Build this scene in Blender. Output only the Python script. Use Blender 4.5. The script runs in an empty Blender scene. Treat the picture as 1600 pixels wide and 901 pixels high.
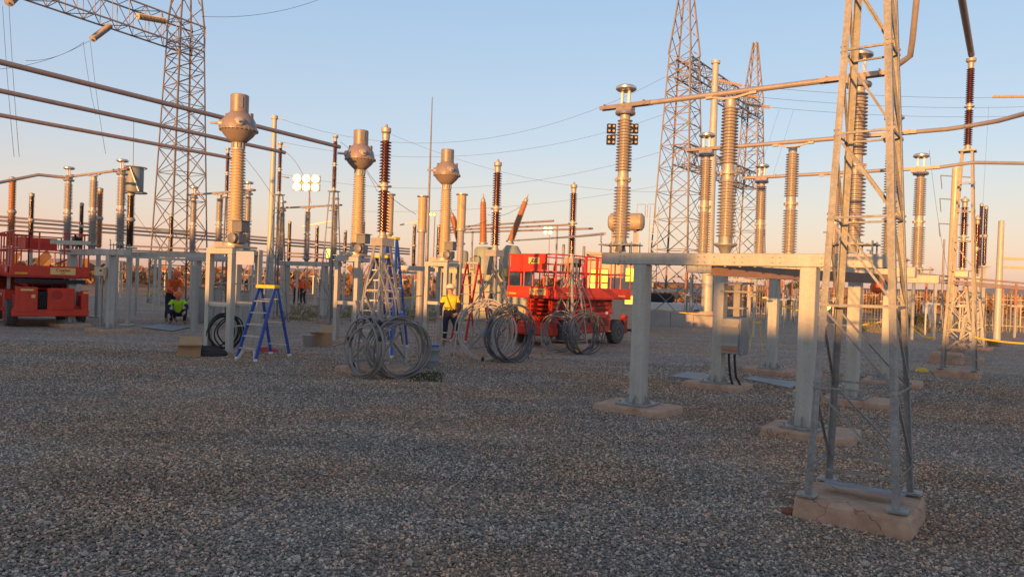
import bpy, math, random
from mathutils import Vector, Matrix
random.seed(7)
scene = bpy.context.scene
COL = scene.collection
R = math.radians
V3 = Vector

# ------------------------------------------------------------------ camera
EYE = V3((0, 0, 1.9)); FPX = 1160.0
roll = R(2.0); pitch = R(0.52)
fwd = V3((0, math.cos(pitch), -math.sin(pitch)))
up0 = V3((0, math.sin(pitch), math.cos(pitch))); r0 = V3((1, 0, 0))
rt = r0*math.cos(roll) + up0*math.sin(roll)
up = up0*math.cos(roll) - r0*math.sin(roll)
cam = bpy.data.cameras.new('camera'); camo = bpy.data.objects.new('camera', cam); COL.objects.link(camo)
cam.sensor_width = 36; cam.lens = 36*FPX/1600; cam.clip_start = .1; cam.clip_end = 9000
m = Matrix((rt, up, -fwd)).transposed().to_4x4(); m.translation = EYE
camo.matrix_world = m
scene.camera = camo

# ------------------------------------------------------------------ light
SUN_EL = R(3.2); SUN_AZ = R(204.3)          # clockwise from +Y
scene.view_settings.view_transform = 'Standard'; scene.view_settings.look = 'None'
scene.view_settings.gamma = 1; scene.view_settings.exposure = 0.64
w = bpy.data.worlds.new('World'); scene.world = w; w.use_nodes = True
nt = w.node_tree; nt.nodes.clear()
SKYK = 0.12
out = nt.nodes.new('ShaderNodeOutputWorld'); bg = nt.nodes.new('ShaderNodeBackground')
sky = nt.nodes.new('ShaderNodeTexSky'); sky.sky_type = 'NISHITA'; sky.sun_disc = False
sky.sun_elevation = SUN_EL; sky.sun_rotation = SUN_AZ; sky.air_density = 1.0; sky.dust_density = 1.0; sky.ozone_density = 1.0
tcw = nt.nodes.new('ShaderNodeTexCoord'); sep = nt.nodes.new('ShaderNodeSeparateXYZ'); ramp = nt.nodes.new('ShaderNodeValToRGB')
nt.links.new(tcw.outputs['Generated'], sep.inputs[0]); nt.links.new(sep.outputs['Z'], ramp.inputs[0])
e = ramp.color_ramp.elements; e[0].position = 0; e[0].color = (.40,.255,.21,1); e[1].position = 1; e[1].color = (.12,.14,.20,1)
for p_, c_ in ((.035,(.43,.305,.275)), (.10,(.36,.325,.34)), (.18,(.27,.32,.415)), (.355,(.19,.28,.415)), (.52,(.14,.195,.30))):
    k_ = e.new(p_); k_.color = (*c_, 1)
bg.inputs[1].default_value = SKYK*.5; nt.links.new(sky.outputs[0], bg.inputs[0])
bg2 = nt.nodes.new('ShaderNodeBackground'); bg2.inputs[1].default_value = 1.0; nt.links.new(ramp.outputs[0], bg2.inputs[0])
ad = nt.nodes.new('ShaderNodeAddShader'); nt.links.new(bg.outputs[0], ad.inputs[0]); nt.links.new(bg2.outputs[0], ad.inputs[1]); nt.links.new(ad.outputs[0], out.inputs[0])
sd = bpy.data.lights.new('sun', 'SUN'); sd.energy = 5.0; sd.angle = R(0.6); sd.color = (1.0, 0.45, 0.12)
so = bpy.data.objects.new('sun', sd); COL.objects.link(so)
tosun = V3((math.sin(SUN_AZ)*math.cos(SUN_EL), math.cos(SUN_AZ)*math.cos(SUN_EL), math.sin(SUN_EL)))
so.rotation_euler = tosun.to_track_quat('Z', 'Y').to_euler(); so.location = tosun*50

# ------------------------------------------------------------------ helpers
def at(px, py, Y):
    d = fwd + rt*((px-800)/FPX) + up*((450.5-py)/FPX)
    return EYE + d*(Y/d.y)
def G(px, py, z=0.0):
    d = fwd + rt*((px-800)/FPX) + up*((450.5-py)/FPX)
    return EYE + d*((z-EYE.z)/d.z)
def gz(px, py, Y, z=0.0):
    p = at(px, py, Y); p.z = z; return p

class MB:
    def __init__(s): s.v = []; s.f = []; s.sm = []; s.pc = []
    def add(s, vs, fs, smooth=False):
        b = len(s.v); s.pc.append((b, len(s.f))); s.v += [tuple(x) for x in vs]
        for f in fs: s.f.append(tuple(i+b for i in f)); s.sm.append(smooth)
        return s
    def box(s, c, size, rz=0.0, bev=0.0):
        hx, hy, hz = size[0]/2, size[1]/2, size[2]/2
        ca, sa = math.cos(rz), math.sin(rz)
        if bev <= 0:
            vs = [(x, y, z) for x in (-hx, hx) for y in (-hy, hy) for z in (-hz, hz)]
            fs = [(0,1,3,2), (4,6,7,5), (0,4,5,1), (2,3,7,6), (0,2,6,4), (1,5,7,3)]
        else:
            b = bev; ring = [(-hx+b,-hy),(hx-b,-hy),(hx,-hy+b),(hx,hy-b),(hx-b,hy),(-hx+b,hy),(-hx,hy-b),(-hx,-hy+b)]
            inn = [(x*(1-b/hx), y*(1-b/hy)) for x, y in ring]
            vs = [(x,y,-hz) for x,y in inn]+[(x,y,-hz+b) for x,y in ring]+[(x,y,hz-b) for x,y in ring]+[(x,y,hz) for x,y in inn]
            fs = [tuple(reversed(range(8))), tuple(range(24,32))]
            for k in range(3):
                for i in range(8):
                    j=(i+1)%8; fs.append((k*8+i, k*8+j, k*8+8+j, k*8+8+i))
        s.add([(c[0]+x*ca-y*sa, c[1]+x*sa+y*ca, c[2]+z) for x,y,z in vs], fs)
        return s
    def prism(s, prof, p, q, ref=(0,0,1), cap=True, smooth=False):
        p = V3(p); q = V3(q); d = (q-p).normalized(); ref = V3(ref)
        if abs(d.dot(ref.normalized())) > .98: ref = V3((1,0,0)) if abs(d.x) < .9 else V3((0,1,0))
        x = ref.cross(d).normalized(); y = d.cross(x).normalized(); n = len(prof)
        vs = [p+x*a+y*b for a,b in prof]+[q+x*a+y*b for a,b in prof]
        fs = [(i,(i+1)%n,n+(i+1)%n,n+i) for i in range(n)]
        if cap: fs += [tuple(reversed(range(n))), tuple(range(n,2*n))]
        return s.add(vs, fs, smooth)
    def bar(s, p, q, wd, ht=None, ref=(0,0,1)):
        ht = wd if ht is None else ht; a, b = wd/2, ht/2
        return s.prism([(-a,-b),(a,-b),(a,b),(-a,b)], p, q, ref)
    def angle(s, p, q, wd, t=None, ref=(0,0,1), sx=1, sy=1):
        t = t or wd*.14
        pr = [(0,0),(wd,0),(wd,t),(t,t),(t,wd),(0,wd)]
        pr = [(a*sx, b*sy) for a,b in pr]
        if sx*sy < 0: pr.reverse()
        return s.prism(pr, p, q, ref)
    def channel(s, p, q, wd, ht, t=.012, ref=(0,0,1)):
        a, b = wd/2, ht/2
        return s.prism([(-a,-b),(a,-b),(a,-b+t),(-a+t,-b+t),(-a+t,b-t),(a,b-t),(a,b),(-a,b)], p, q, ref)
    def tube(s, pts, r, seg=8, cap=True, closed=False):
        pts = [V3(p) for p in pts]; n = len(pts); rs = r if isinstance(r, (list, tuple)) else [r]*n
        x = None; vs = []
        for i, p in enumerate(pts):
            a = pts[i-1] if (i > 0 or closed) else p; b = pts[(i+1) % n] if (i < n-1 or closed) else p
            d = (b-a).normalized()
            if x is None:
                ref = V3((0,0,1)) if abs(d.z) < .9 else V3((1,0,0)); x = ref.cross(d).normalized()
            else:
                x = (x - d*x.dot(d)).normalized()
            y = d.cross(x)
            for k in range(seg):
                t = 2*math.pi*k/seg; vs.append(p + (x*math.cos(t)+y*math.sin(t))*rs[i])
        fs = []
        for i in range(n if closed else n-1):
            j = (i+1) % n
            for k in range(seg):
                k2 = (k+1) % seg; fs.append((i*seg+k, i*seg+k2, j*seg+k2, j*seg+k))
        s.add(vs, fs, True)
        if cap and not closed:
            b = len(s.v)-len(vs)
            s.f.append(tuple(b+k for k in reversed(range(seg)))); s.sm.append(False)
            s.f.append(tuple(b+(n-1)*seg+k for k in range(seg))); s.sm.append(False)
        return s
    def lathe(s, prof, base=(0,0,0), axis=(0,0,1), seg=20, cap=True):
        base = V3(base); d = V3(axis).normalized()
        ref = V3((0,1,0)) if abs(d.z) > .5 else V3((0,0,1))
        x = ref.cross(d).normalized(); y = d.cross(x)
        vs = []
        for r, z in prof:
            for k in range(seg):
                t = 2*math.pi*k/seg; vs.append(base + d*z + (x*math.cos(t)+y*math.sin(t))*max(r,1e-4))
        fs = []
        for i in range(len(prof)-1):
            for k in range(seg):
                k2 = (k+1) % seg; fs.append((i*seg+k, i*seg+k2, (i+1)*seg+k2, (i+1)*seg+k))
        if cap: fs += [tuple(reversed(range(seg))), tuple((len(prof)-1)*seg+k for k in range(seg))]
        return s.add(vs, fs, True)
    def torus(s, c, Rr, r, n=28, seg=8, sq=1.0):
        vs = []; fs = []
        for i in range(n):
            a = 2*math.pi*i/n
            for k in range(seg):
                t = 2*math.pi*k/seg; q = Rr + r*math.cos(t)
                vs.append((c[0]+q*math.cos(a), c[1]+q*math.sin(a), c[2]+r*sq*math.sin(t)))
        for i in range(n):
            for k in range(seg):
                fs.append((i*seg+k, ((i+1)%n)*seg+k, ((i+1)%n)*seg+(k+1)%seg, i*seg+(k+1)%seg))
        return s.add(vs, fs, True)
    def mesh(s, name, mat, off=V3((0,0,0))):
        me = bpy.data.meshes.new(name)
        me.from_pydata([(v[0]-off.x, v[1]-off.y, v[2]-off.z) for v in s.v], [], s.f)
        me.polygons.foreach_set('use_smooth', s.sm)
        if any(s.sm): me.set_sharp_from_angle(angle=R(42))
        if mat: me.materials.append(mat)
        return me
    def build(s, name, mat, parent=None, loc=None):
        root = parent
        while root is not None and root.parent is not None: root = root.parent
        off = V3(root.location) if root is not None else (V3(loc) if loc is not None else V3((0,0,0)))
        o = bpy.data.objects.new(name, s.mesh(name, mat, off)); COL.objects.link(o)
        if parent is not None: o.parent = parent
        elif loc is not None: o.location = loc
        return o

def each(mb, name, mat, parent):        # every shape of the collection becomes an object of its own
    out_ = []
    for i, (v0, f0) in enumerate(mb.pc):
        v1, f1 = mb.pc[i+1] if i+1 < len(mb.pc) else (len(mb.v), len(mb.f))
        m_ = MB(); m_.v = mb.v[v0:v1]; m_.f = [tuple(k-v0 for k in f) for f in mb.f[f0:f1]]; m_.sm = mb.sm[f0:f1]
        out_.append(m_.build(name, mat, parent))
    return out_
def tag(o, label=None, cat=None, group=None, kind=None):
    if label: o['label'] = label
    if cat: o['category'] = cat
    if group: o['group'] = group
    if kind: o['kind'] = kind
    return o
def thing(name, label, cat, loc=(0,0,0), rz=0.0, group=None):
    o = bpy.data.objects.new(name, None); COL.objects.link(o); o.location = loc; o.rotation_euler = (0,0,rz)
    o.empty_display_size = .2
    return tag(o, label, cat, group)
def copy_tree(o, parent=None):
    c = o.copy(); COL.objects.link(c)
    if parent is not None: c.parent = parent
    for ch in list(o.children): copy_tree(ch, c)
    return c
def place(root, loc, rz=None, label=None, group=None, sc=None):
    root.location = loc
    if rz is not None: root.rotation_euler = (0,0,rz)
    if label: root['label'] = label
    if group: root['group'] = group
    if sc: root.scale = (sc,sc,sc)
    return root
def share(o, parent, xf):           # another child using the same mesh, moved by a local offset
    c = o.copy(); COL.objects.link(c); c.parent = parent; c.location = V3(o.location)+V3(xf); return c

# ------------------------------------------------------------------ materials
def mat(name, col, rough=.6, metal=0.0, var=.18, scale=6.0, bump=0.0, bscale=60.0, col2=None, f2=.5, spec=.5):
    m = bpy.data.materials.new(name); m.use_nodes = True; n = m.node_tree; b = n.nodes['Principled BSDF']; L = n.links.new
    tc = n.nodes.new('ShaderNodeTexCoord'); no = n.nodes.new('ShaderNodeTexNoise')
    no.inputs['Scale'].default_value = scale; no.inputs['Detail'].default_value = 6; no.inputs['Roughness'].default_value = .65
    L(tc.outputs['Object'], no.inputs['Vector'])
    cr = n.nodes.new('ShaderNodeValToRGB'); L(no.outputs['Fac'], cr.inputs[0])
    c2 = col2 or tuple(c*(1+var) for c in col); c1 = tuple(c*(1-var) for c in col)
    cr.color_ramp.elements[0].position = .5-.25*(f2/.5); cr.color_ramp.elements[1].position = .5+.25*(f2/.5)
    cr.color_ramp.elements[0].color = (*c1, 1); cr.color_ramp.elements[1].color = (*c2, 1)
    L(cr.outputs[0], b.inputs['Base Color'])
    b.inputs['Roughness'].default_value = rough; b.inputs['Metallic'].default_value = metal
    b.inputs['Specular IOR Level'].default_value = spec
    mr = n.nodes.new('ShaderNodeMapRange'); L(no.outputs['Fac'], mr.inputs[0])
    mr.inputs[3].default_value = max(0.02, rough-.12); mr.inputs[4].default_value = min(1, rough+.12)
    L(mr.outputs[0], b.inputs['Roughness'])
    if bump:
        nb = n.nodes.new('ShaderNodeTexNoise'); nb.inputs['Scale'].default_value = bscale; nb.inputs['Detail'].default_value = 5
        L(tc.outputs['Object'], nb.inputs['Vector'])
        bp = n.nodes.new('ShaderNodeBump'); bp.inputs['Strength'].default_value = bump; bp.inputs['Distance'].default_value = .01
        L(nb.outputs['Fac'], bp.inputs['Height']); L(bp.outputs[0], b.inputs['Normal'])
    return m
def weather(m, amount=.22, zs=.06, sc=14):
    n = m.node_tree; L = n.links.new; b = n.nodes['Principled BSDF']; src = b.inputs['Base Color'].links[0].from_socket
    tc = n.nodes.new('ShaderNodeTexCoord'); mp = n.nodes.new('ShaderNodeMapping'); mp.inputs['Scale'].default_value = (1,1,zs)
    L(tc.outputs['Object'], mp.inputs[0]); no = n.nodes.new('ShaderNodeTexNoise'); no.inputs['Scale'].default_value = sc; no.inputs['Detail'].default_value = 5; L(mp.outputs[0], no.inputs['Vector'])
    vo = n.nodes.new('ShaderNodeTexVoronoi'); vo.inputs['Scale'].default_value = 45; L(tc.outputs['Object'], vo.inputs['Vector']); sp = n.nodes.new('ShaderNodeSeparateColor'); L(vo.outputs['Color'], sp.inputs[0])
    ma = n.nodes.new('ShaderNodeMath'); ma.operation = 'MULTIPLY_ADD'; L(sp.outputs[0], ma.inputs[0]); ma.inputs[1].default_value = .28; L(no.outputs['Fac'], ma.inputs[2])
    mr = n.nodes.new('ShaderNodeMapRange'); L(ma.outputs[0], mr.inputs[0]); mr.inputs[1].default_value = .35; mr.inputs[2].default_value = .95; mr.inputs[3].default_value = 1-amount; mr.inputs[4].default_value = 1+amount
    vm = n.nodes.new('ShaderNodeVectorMath'); vm.operation = 'SCALE'; L(src, vm.inputs[0]); L(mr.outputs[0], vm.inputs['Scale']); L(vm.outputs[0], b.inputs['Base Color'])
def cracks(m):
    n = m.node_tree; L = n.links.new; b = n.nodes['Principled BSDF']; src = b.inputs['Base Color'].links[0].from_socket
    g_ = n.nodes.new('ShaderNodeNewGeometry'); no = n.nodes.new('ShaderNodeTexNoise'); no.inputs['Scale'].default_value = 5; no.inputs['Detail'].default_value = 6; L(g_.outputs['Position'], no.inputs['Vector'])
    ms = n.nodes.new('ShaderNodeVectorMath'); ms.operation = 'MULTIPLY_ADD'; L(no.outputs['Color'], ms.inputs[0]); ms.inputs[1].default_value = (.35,.35,.35); L(g_.outputs['Position'], ms.inputs[2])
    vo = n.nodes.new('ShaderNodeTexVoronoi'); vo.feature = 'DISTANCE_TO_EDGE'; vo.inputs['Scale'].default_value = 1.5; L(ms.outputs[0], vo.inputs['Vector'])
    cr = n.nodes.new('ShaderNodeValToRGB'); L(vo.outputs['Distance'], cr.inputs[0]); e = cr.color_ramp.elements; e[0].position = .004; e[0].color = (.6,.55,.52,1); e[1].position = .012; e[1].color = (1,1,1,1)
    mx = n.nodes.new('ShaderNodeMix'); mx.data_type = 'RGBA'; mx.blend_type = 'MULTIPLY'; mx.inputs[0].default_value = 1; L(src, mx.inputs[6]); L(cr.outputs[0], mx.inputs[7]); L(mx.outputs[2], b.inputs['Base Color'])
def emat(name, col, st):
    m = bpy.data.materials.new(name); m.use_nodes = True; b = m.node_tree.nodes['Principled BSDF']
    b.inputs['Base Color'].default_value = (*col, 1); b.inputs['Emission Color'].default_value = (*col, 1); b.inputs['Emission Strength'].default_value = st
    return m
GALV = mat('galvanised_steel', (.28,.285,.275), .5, .2, .22, 9, .15, 40)
GALVT = mat('galvanised_angle', (.25,.255,.25), .5, .15, .25, 7, .15, 40)
GALVB = mat('galvanised_beam', (.42,.42,.38), .5, .12, .10, 3, .08, 30)
GALVD = mat('weathered_steel', (.26,.255,.25), .55, .3, .2, 5)
RUSTY = mat('dull_lattice_steel', (.24,.21,.19), .6, .3, .25, 3)
ALU = mat('aluminium', (.52,.51,.5), .35, .75, .1, 12)
ALUB = mat('blade_aluminium', (.40,.35,.31), .4, .35, .15, 5)
ALUD = mat('weathered_aluminium_tube', (.36,.27,.235), .5, .25, .15, 5)
PORC = mat('grey_porcelain', (.36,.33,.31), .3, 0, .12, 4)
PORCB = mat('beige_porcelain', (.56,.44,.29), .32, 0, .1, 4)
RED_P = mat('dark_red_porcelain', (.085,.02,.018), .18, 0, .25, 5)
BLK_P = mat('dark_brown_porcelain', (.05,.022,.018), .2, 0, .25, 5)
ORG_P = mat('orange_brown_porcelain', (.42,.18,.07), .35, 0, .15, 5)
TANKM = mat('ct_head_paint', (.27,.215,.19), .42, .1, .12, 4)
CAST = mat('cast_fitting', (.42,.38,.33), .5, .4, .15, 10)
CONC = mat('dusty_concrete', (.42,.235,.145), .9, 0, .25, 5, .6, 45, col2=(.56,.39,.28))
CONCG = mat('grey_concrete', (.36,.34,.32), .9, 0, .15, 3, .3, 30)
RED = mat('red_paint', (.62,.045,.02), .42, 0, .16, 3)
REDD = mat('dark_red_paint', (.36,.028,.018), .5, 0, .25, 4)
BLACK = mat('black_rubber', (.02,.02,.021), .7, 0, .3, 8)
RIMG = mat('grey_rim', (.13,.13,.135), .5, .2, .2, 6)
TYRE = mat('dusty_tyre', (.10,.09,.085), .9, 0, .3, 10, .3, 30)
BLUE = mat('blue_fibreglass', (.02,.075,.34), .45, 0, .15, 6)
NAVYL = mat('navy_fibreglass', (.015,.035,.14), .45, 0, .15, 6)
REDL = mat('red_fibreglass', (.50,.03,.025), .45, 0, .15, 6)
YELP = mat('yellow_plastic', (.75,.48,.03), .45, 0, .1, 6)
WHITE = mat('white_paint', (.72,.71,.69), .5, 0, .06, 5)
PAPER = mat('paper', (.42,.40,.50), .8, 0, .05, 5)
CARD = mat('cardboard', (.42,.28,.16), .85, 0, .12, 5)
CABLE = mat('grey_cable', (.25,.235,.22), .42, .3, .15, 10)
CABLEW = mat('pale_cable', (.46,.42,.37), .45, .1, .15, 10)
CABLED = mat('dark_cable', (.12,.125,.135), .45, .2, .2, 10)
BLUET = mat('blue_tape', (.03,.10,.5), .5, 0, .1, 10)
GREENT = mat('transformer_green_grey', (.27,.31,.26), .5, 0, .12, 3)
GREYBOXD = mat('dark_grey_box', (.17,.17,.17), .5, .1, .1, 4)
GREYBOX = mat('grey_cabinet_paint', (.30,.32,.31), .5, .1, .08, 4)
PLATE = mat('steel_plate', (.22,.245,.26), .6, .15, .2, 3)
SKIN = mat('skin', (.48,.27,.18), .6, 0, .08, 10)
HIVY = mat('hi_vis_yellow', (.75,.55,.03), .7, 0, .1, 14)
HIVG = mat('hi_vis_lime', (.45,.80,.03), .7, 0, .1, 14)
HIVO = mat('hi_vis_orange', (.80,.13,.03), .7, 0, .1, 14)
NAVY = mat('navy_cotton', (.018,.022,.045), .85, 0, .2, 14)
BOOT = mat('tan_leather', (.23,.13,.07), .7, 0, .2, 14)
REFL = mat('reflective_tape', (.66,.67,.68), .35, .2, .05, 14)
HELW = mat('cream_helmet', (.70,.62,.45), .35, 0, .05, 8)
HELO = mat('orange_helmet', (.78,.14,.04), .35, 0, .05, 8)
BARK = mat('bark', (.12,.09,.06), .9, 0, .3, 8)
LEAF = mat('olive_foliage', (.07,.075,.03), .8, 0, .4, 2)
DRY = mat('dry_grass', (.22,.19,.09), .9, 0, .4, 5)
BRICK = mat('render_wall', (.4,.33,.27), .9, 0, .1, 2)
GLOW = emat('lit_floodlight', (1.0,.86,.46), 1.5)
GLOWS = emat('lit_small_lamp', (1.0,.72,.16), 1.5)
GLOWY = emat('window_sun_reflection_glow', (1.0,.80,.08), .85)  # sun reflection in the cabin panes, put in as emission
TAPEY = mat('yellow_tape', (.80,.58,.05), .6, 0, .05, 8)
FORK = mat('dull_bronze', (.33,.27,.22), .4, .5, .15, 6)

for m_ in (GALV, GALVT): weather(m_, .28)
weather(GALVB, .14); weather(RED, .16, .5, 4); weather(REDD, .2, .5, 4); weather(TANKM, .12, .2, 6); cracks(CONC)
def gravel_mat(stone=False):
    m = bpy.data.materials.new('gravel_stone' if stone else 'gravel'); m.use_nodes = True; n = m.node_tree; b = n.nodes['Principled BSDF']; L = n.links.new
    b.inputs['Roughness'].default_value = .85; b.inputs['Specular IOR Level'].default_value = .3
    geo = n.nodes.new('ShaderNodeNewGeometry')
    big = n.nodes.new('ShaderNodeTexNoise'); big.inputs['Scale'].default_value = .38; big.inputs['Detail'].default_value = 4; L(geo.outputs['Position'], big.inputs['Vector'])
    rp = n.nodes.new('ShaderNodeValToRGB'); L(big.outputs['Fac'], rp.inputs[0])
    rp.color_ramp.elements[0].position = .42; rp.color_ramp.elements[1].position = .58
    rp.color_ramp.elements[0].color = (.31,.275,.235,1); rp.color_ramp.elements[1].color = (.35,.262,.19,1)
    mx = n.nodes.new('ShaderNodeMix'); mx.data_type = 'RGBA'; mx.blend_type = 'MULTIPLY'; mx.inputs[0].default_value = 1
    du = n.nodes.new('ShaderNodeTexNoise'); du.inputs['Scale'].default_value = 1.3; du.inputs['Detail'].default_value = 5
    mpg = n.nodes.new('ShaderNodeMapping'); mpg.inputs['Rotation'].default_value = (0,0,-.95); mpg.inputs['Scale'].default_value = (.22,1,1); L(geo.outputs['Position'], mpg.inputs[0]); L(mpg.outputs[0], du.inputs['Vector'])
    dr_ = n.nodes.new('ShaderNodeValToRGB'); L(du.outputs['Fac'], dr_.inputs[0]); dr_.color_ramp.elements[0].position = .36; dr_.color_ramp.elements[0].color = (.86,.85,.85,1); dr_.color_ramp.elements[1].position = .64; dr_.color_ramp.elements[1].color = (1.12,1.09,1.06,1)
    md_ = n.nodes.new('ShaderNodeMix'); md_.data_type = 'RGBA'; md_.blend_type = 'MULTIPLY'; md_.inputs[0].default_value = 1
    L(rp.outputs[0], md_.inputs[6]); L(dr_.outputs[0], md_.inputs[7]); L(md_.outputs[2], mx.inputs[6])
    cr = n.nodes.new('ShaderNodeValToRGB'); e = cr.color_ramp.elements
    e[0].color = (.42,.42,.43,1); e[1].color = (1.0,.97,.95,1)
    for p, c in ((.5,(.85,.85,.86,1)), (.8,(1.35,1.3,1.25,1)), (.93,(2.3,2.2,2.1,1)), (.965,(2.6,1.7,1.2,1))):
        k = e.new(p); k.color = c
    if stone:
        oi = n.nodes.new('ShaderNodeObjectInfo'); L(oi.outputs['Random'], cr.inputs[0])
    else:
        vo = n.nodes.new('ShaderNodeTexVoronoi'); vo.inputs['Scale'].default_value = 34; L(geo.outputs['Position'], vo.inputs['Vector'])
        se = n.nodes.new('ShaderNodeSeparateColor'); L(vo.outputs['Color'], se.inputs[0]); L(se.outputs[0], cr.inputs[0])
        bp = n.nodes.new('ShaderNodeBump'); bp.inputs['Strength'].default_value = .9; bp.inputs['Distance'].default_value = .02; bp.invert = True
        L(vo.outputs['Distance'], bp.inputs['Height']); L(bp.outputs[0], b.inputs['Normal'])
    L(cr.outputs[0], mx.inputs[7]); L(mx.outputs[2], b.inputs['Base Color'])
    return m
GRAVEL = gravel_mat(); STONE = gravel_mat(True)

def earth_mat():
    m = bpy.data.materials.new('red_earth_scrub'); m.use_nodes = True; n = m.node_tree; b = n.nodes['Principled BSDF']; L = n.links.new
    b.inputs['Roughness'].default_value = .95
    geo = n.nodes.new('ShaderNodeNewGeometry')
    a = n.nodes.new('ShaderNodeTexNoise'); a.inputs['Scale'].default_value = .12; a.inputs['Detail'].default_value = 9; a.inputs['Roughness'].default_value = .7; L(geo.outputs['Position'], a.inputs['Vector'])
    cr = n.nodes.new('ShaderNodeValToRGB'); L(a.outputs['Fac'], cr.inputs[0]); e = cr.color_ramp.elements
    e[0].position = .38; e[0].color = (.06,.06,.03,1); e[1].position = .62; e[1].color = (.34,.15,.08,1)
    k = e.new(.48); k.color = (.26,.14,.07,1)
    L(cr.outputs[0], b.inputs['Base Color'])
    return m
EARTH = earth_mat()

# grid of the yard
UA = R(-36.5); U = V3((math.cos(UA), math.sin(UA), 0)); VV = V3((-math.sin(UA), math.cos(UA), 0))
DIRV = V3((.545, .838, 0))

# ------------------------------------------------------------------ ground
def sheet(name, pts, m, z):
    o = MB().add([(x,y,z) for x,y in pts], [tuple(range(len(pts)))]).build(name, m); return tag(o, kind='structure')
sheet('ground', [(-4000,-600),(4000,-600),(4000,5000),(-4000,5000)], EARTH, -.012)
g = MB(); nx, ny = 90, 60
xs = [-90+180*i/nx for i in range(nx+1)]; ys = [-45+97*j/ny for j in range(ny+1)]
import mathutils
vs = []
for y in ys:
    for x in xs:
        h = .012*mathutils.noise.noise(V3((x*.5,y*.5,0)))
        edge = max(0, (y-44)/8) ; vs.append((x, y + 1.6*mathutils.noise.noise(V3((x*.15,3,y*.05))) if y > 50 else y, h))
fs = [(j*(nx+1)+i, j*(nx+1)+i+1, (j+1)*(nx+1)+i+1, (j+1)*(nx+1)+i) for j in range(ny) for i in range(nx)]
g.add(vs, fs, True); tag(g.build('gravel_yard', GRAVEL), kind='structure')
# far low ridge
h = MB(); prof = []
N = 160
vs = []; fs = []
for i in range(N+1):
    x = -1600 + 3600*i/N
    top = 2.5 + max(0, (x+500)/1600)*12 + 2.0*mathutils.noise.noise(V3((x*.004, 1, 0))) + .8*mathutils.noise.noise(V3((x*.02, 5, 0)))
    for (yy, zz) in ((760, -1), (840, top*.45), (930, top*.85), (1040, top), (1300, -3)):
        vs.append((x, yy+20*mathutils.noise.noise(V3((x*.01, yy, 0))), zz))
for i in range(N):
    for k in range(4): fs.append((i*5+k, (i+1)*5+k, (i+1)*5+k+1, i*5+k+1))
h.add(vs, fs, True); tag(h.build('hills', EARTH), kind='structure')

# loose stones close to the camera (instanced)
def stones():
    me = bpy.data.meshes.new('gravel_stones'); vs = []; fs = []; dn = []
    rows = [3.6+i*.35 for i in range(45)]; n = 30
    for y in rows:
        for k in range(n+1):
            x = (-.80+1.6*k/n)*(y+.6); vs.append((x, y, .006+.012*mathutils.noise.noise(V3((x*.5,y*.5,0)))))
            dn.append(2100 if y < 8 else (2100*(1-(y-8)/11)**1.1 if y < 19 else 0))
    for j in range(len(rows)-1):
        for k in range(n): fs.append((j*(n+1)+k, j*(n+1)+k+1, (j+1)*(n+1)+k+1, (j+1)*(n+1)+k))
    me.from_pydata(vs, [], fs); at_ = me.attributes.new('dens', 'FLOAT', 'POINT'); at_.data.foreach_set('value', dn)
    o = bpy.data.objects.new('gravel_stones', me); COL.objects.link(o); me.materials.append(STONE)
    ng = bpy.data.node_groups.new('scatter_stones', 'GeometryNodeTree')
    ng.interface.new_socket('Geometry', in_out='INPUT', socket_type='NodeSocketGeometry'); ng.interface.new_socket('Geometry', in_out='OUTPUT', socket_type='NodeSocketGeometry')
    N = ng.nodes.new; L = ng.links.new
    gi = N('NodeGroupInput'); go = N('NodeGroupOutput')
    na = N('GeometryNodeInputNamedAttribute'); na.data_type = 'FLOAT'; na.inputs[0].default_value = 'dens'
    dp = N('GeometryNodeDistributePointsOnFaces'); dp.distribute_method = 'RANDOM'
    L(gi.outputs[0], dp.inputs['Mesh']); L(na.outputs[0], dp.inputs['Density'])
    ic = N('GeometryNodeMeshIcoSphere'); ic.inputs['Radius'].default_value = 1; ic.inputs['Subdivisions'].default_value = 1
    sp = N('GeometryNodeSetPosition'); nz = N('ShaderNodeTexNoise'); nz.inputs['Scale'].default_value = 1.7
    vm = N('ShaderNodeVectorMath'); vm.operation = 'SUBTRACT'; vm.inputs[1].default_value = (.5,.5,.5)
    vm2 = N('ShaderNodeVectorMath'); vm2.operation = 'SCALE'; vm2.inputs['Scale'].default_value = 1.3
    L(nz.outputs['Color'], vm.inputs[0]); L(vm.outputs[0], vm2.inputs[0]); L(ic.outputs['Mesh'], sp.inputs['Geometry']); L(vm2.outputs[0], sp.inputs['Offset'])
    rs = N('FunctionNodeRandomValue'); rs.data_type = 'FLOAT_VECTOR'; rs.inputs[0].default_value = (.005,.005,.004); rs.inputs[1].default_value = (.020,.016,.012)
    rr = N('FunctionNodeRandomValue'); rr.data_type = 'FLOAT_VECTOR'; rr.inputs[0].default_value = (-.6,-.6,0); rr.inputs[1].default_value = (.6,.6,6.28); rr.inputs['Seed'].default_value = 3
    ip = N('GeometryNodeInstanceOnPoints'); L(dp.outputs['Points'], ip.inputs['Points']); L(sp.outputs[0], ip.inputs['Instance'])
    L(rs.outputs[0], ip.inputs['Scale']); L(rr.outputs[0], ip.inputs['Rotation'])
    sm = N('GeometryNodeSetMaterial'); sm.inputs['Material'].default_value = STONE
    L(ip.outputs[0], sm.inputs[0]); L(sm.outputs[0], go.inputs[0])
    md = o.modifiers.new('scatter', 'NODES'); md.node_group = ng
    tag(o, 'loose grey and brown gravel stones covering the yard', 'gravel', kind='stuff')
stones()

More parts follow.
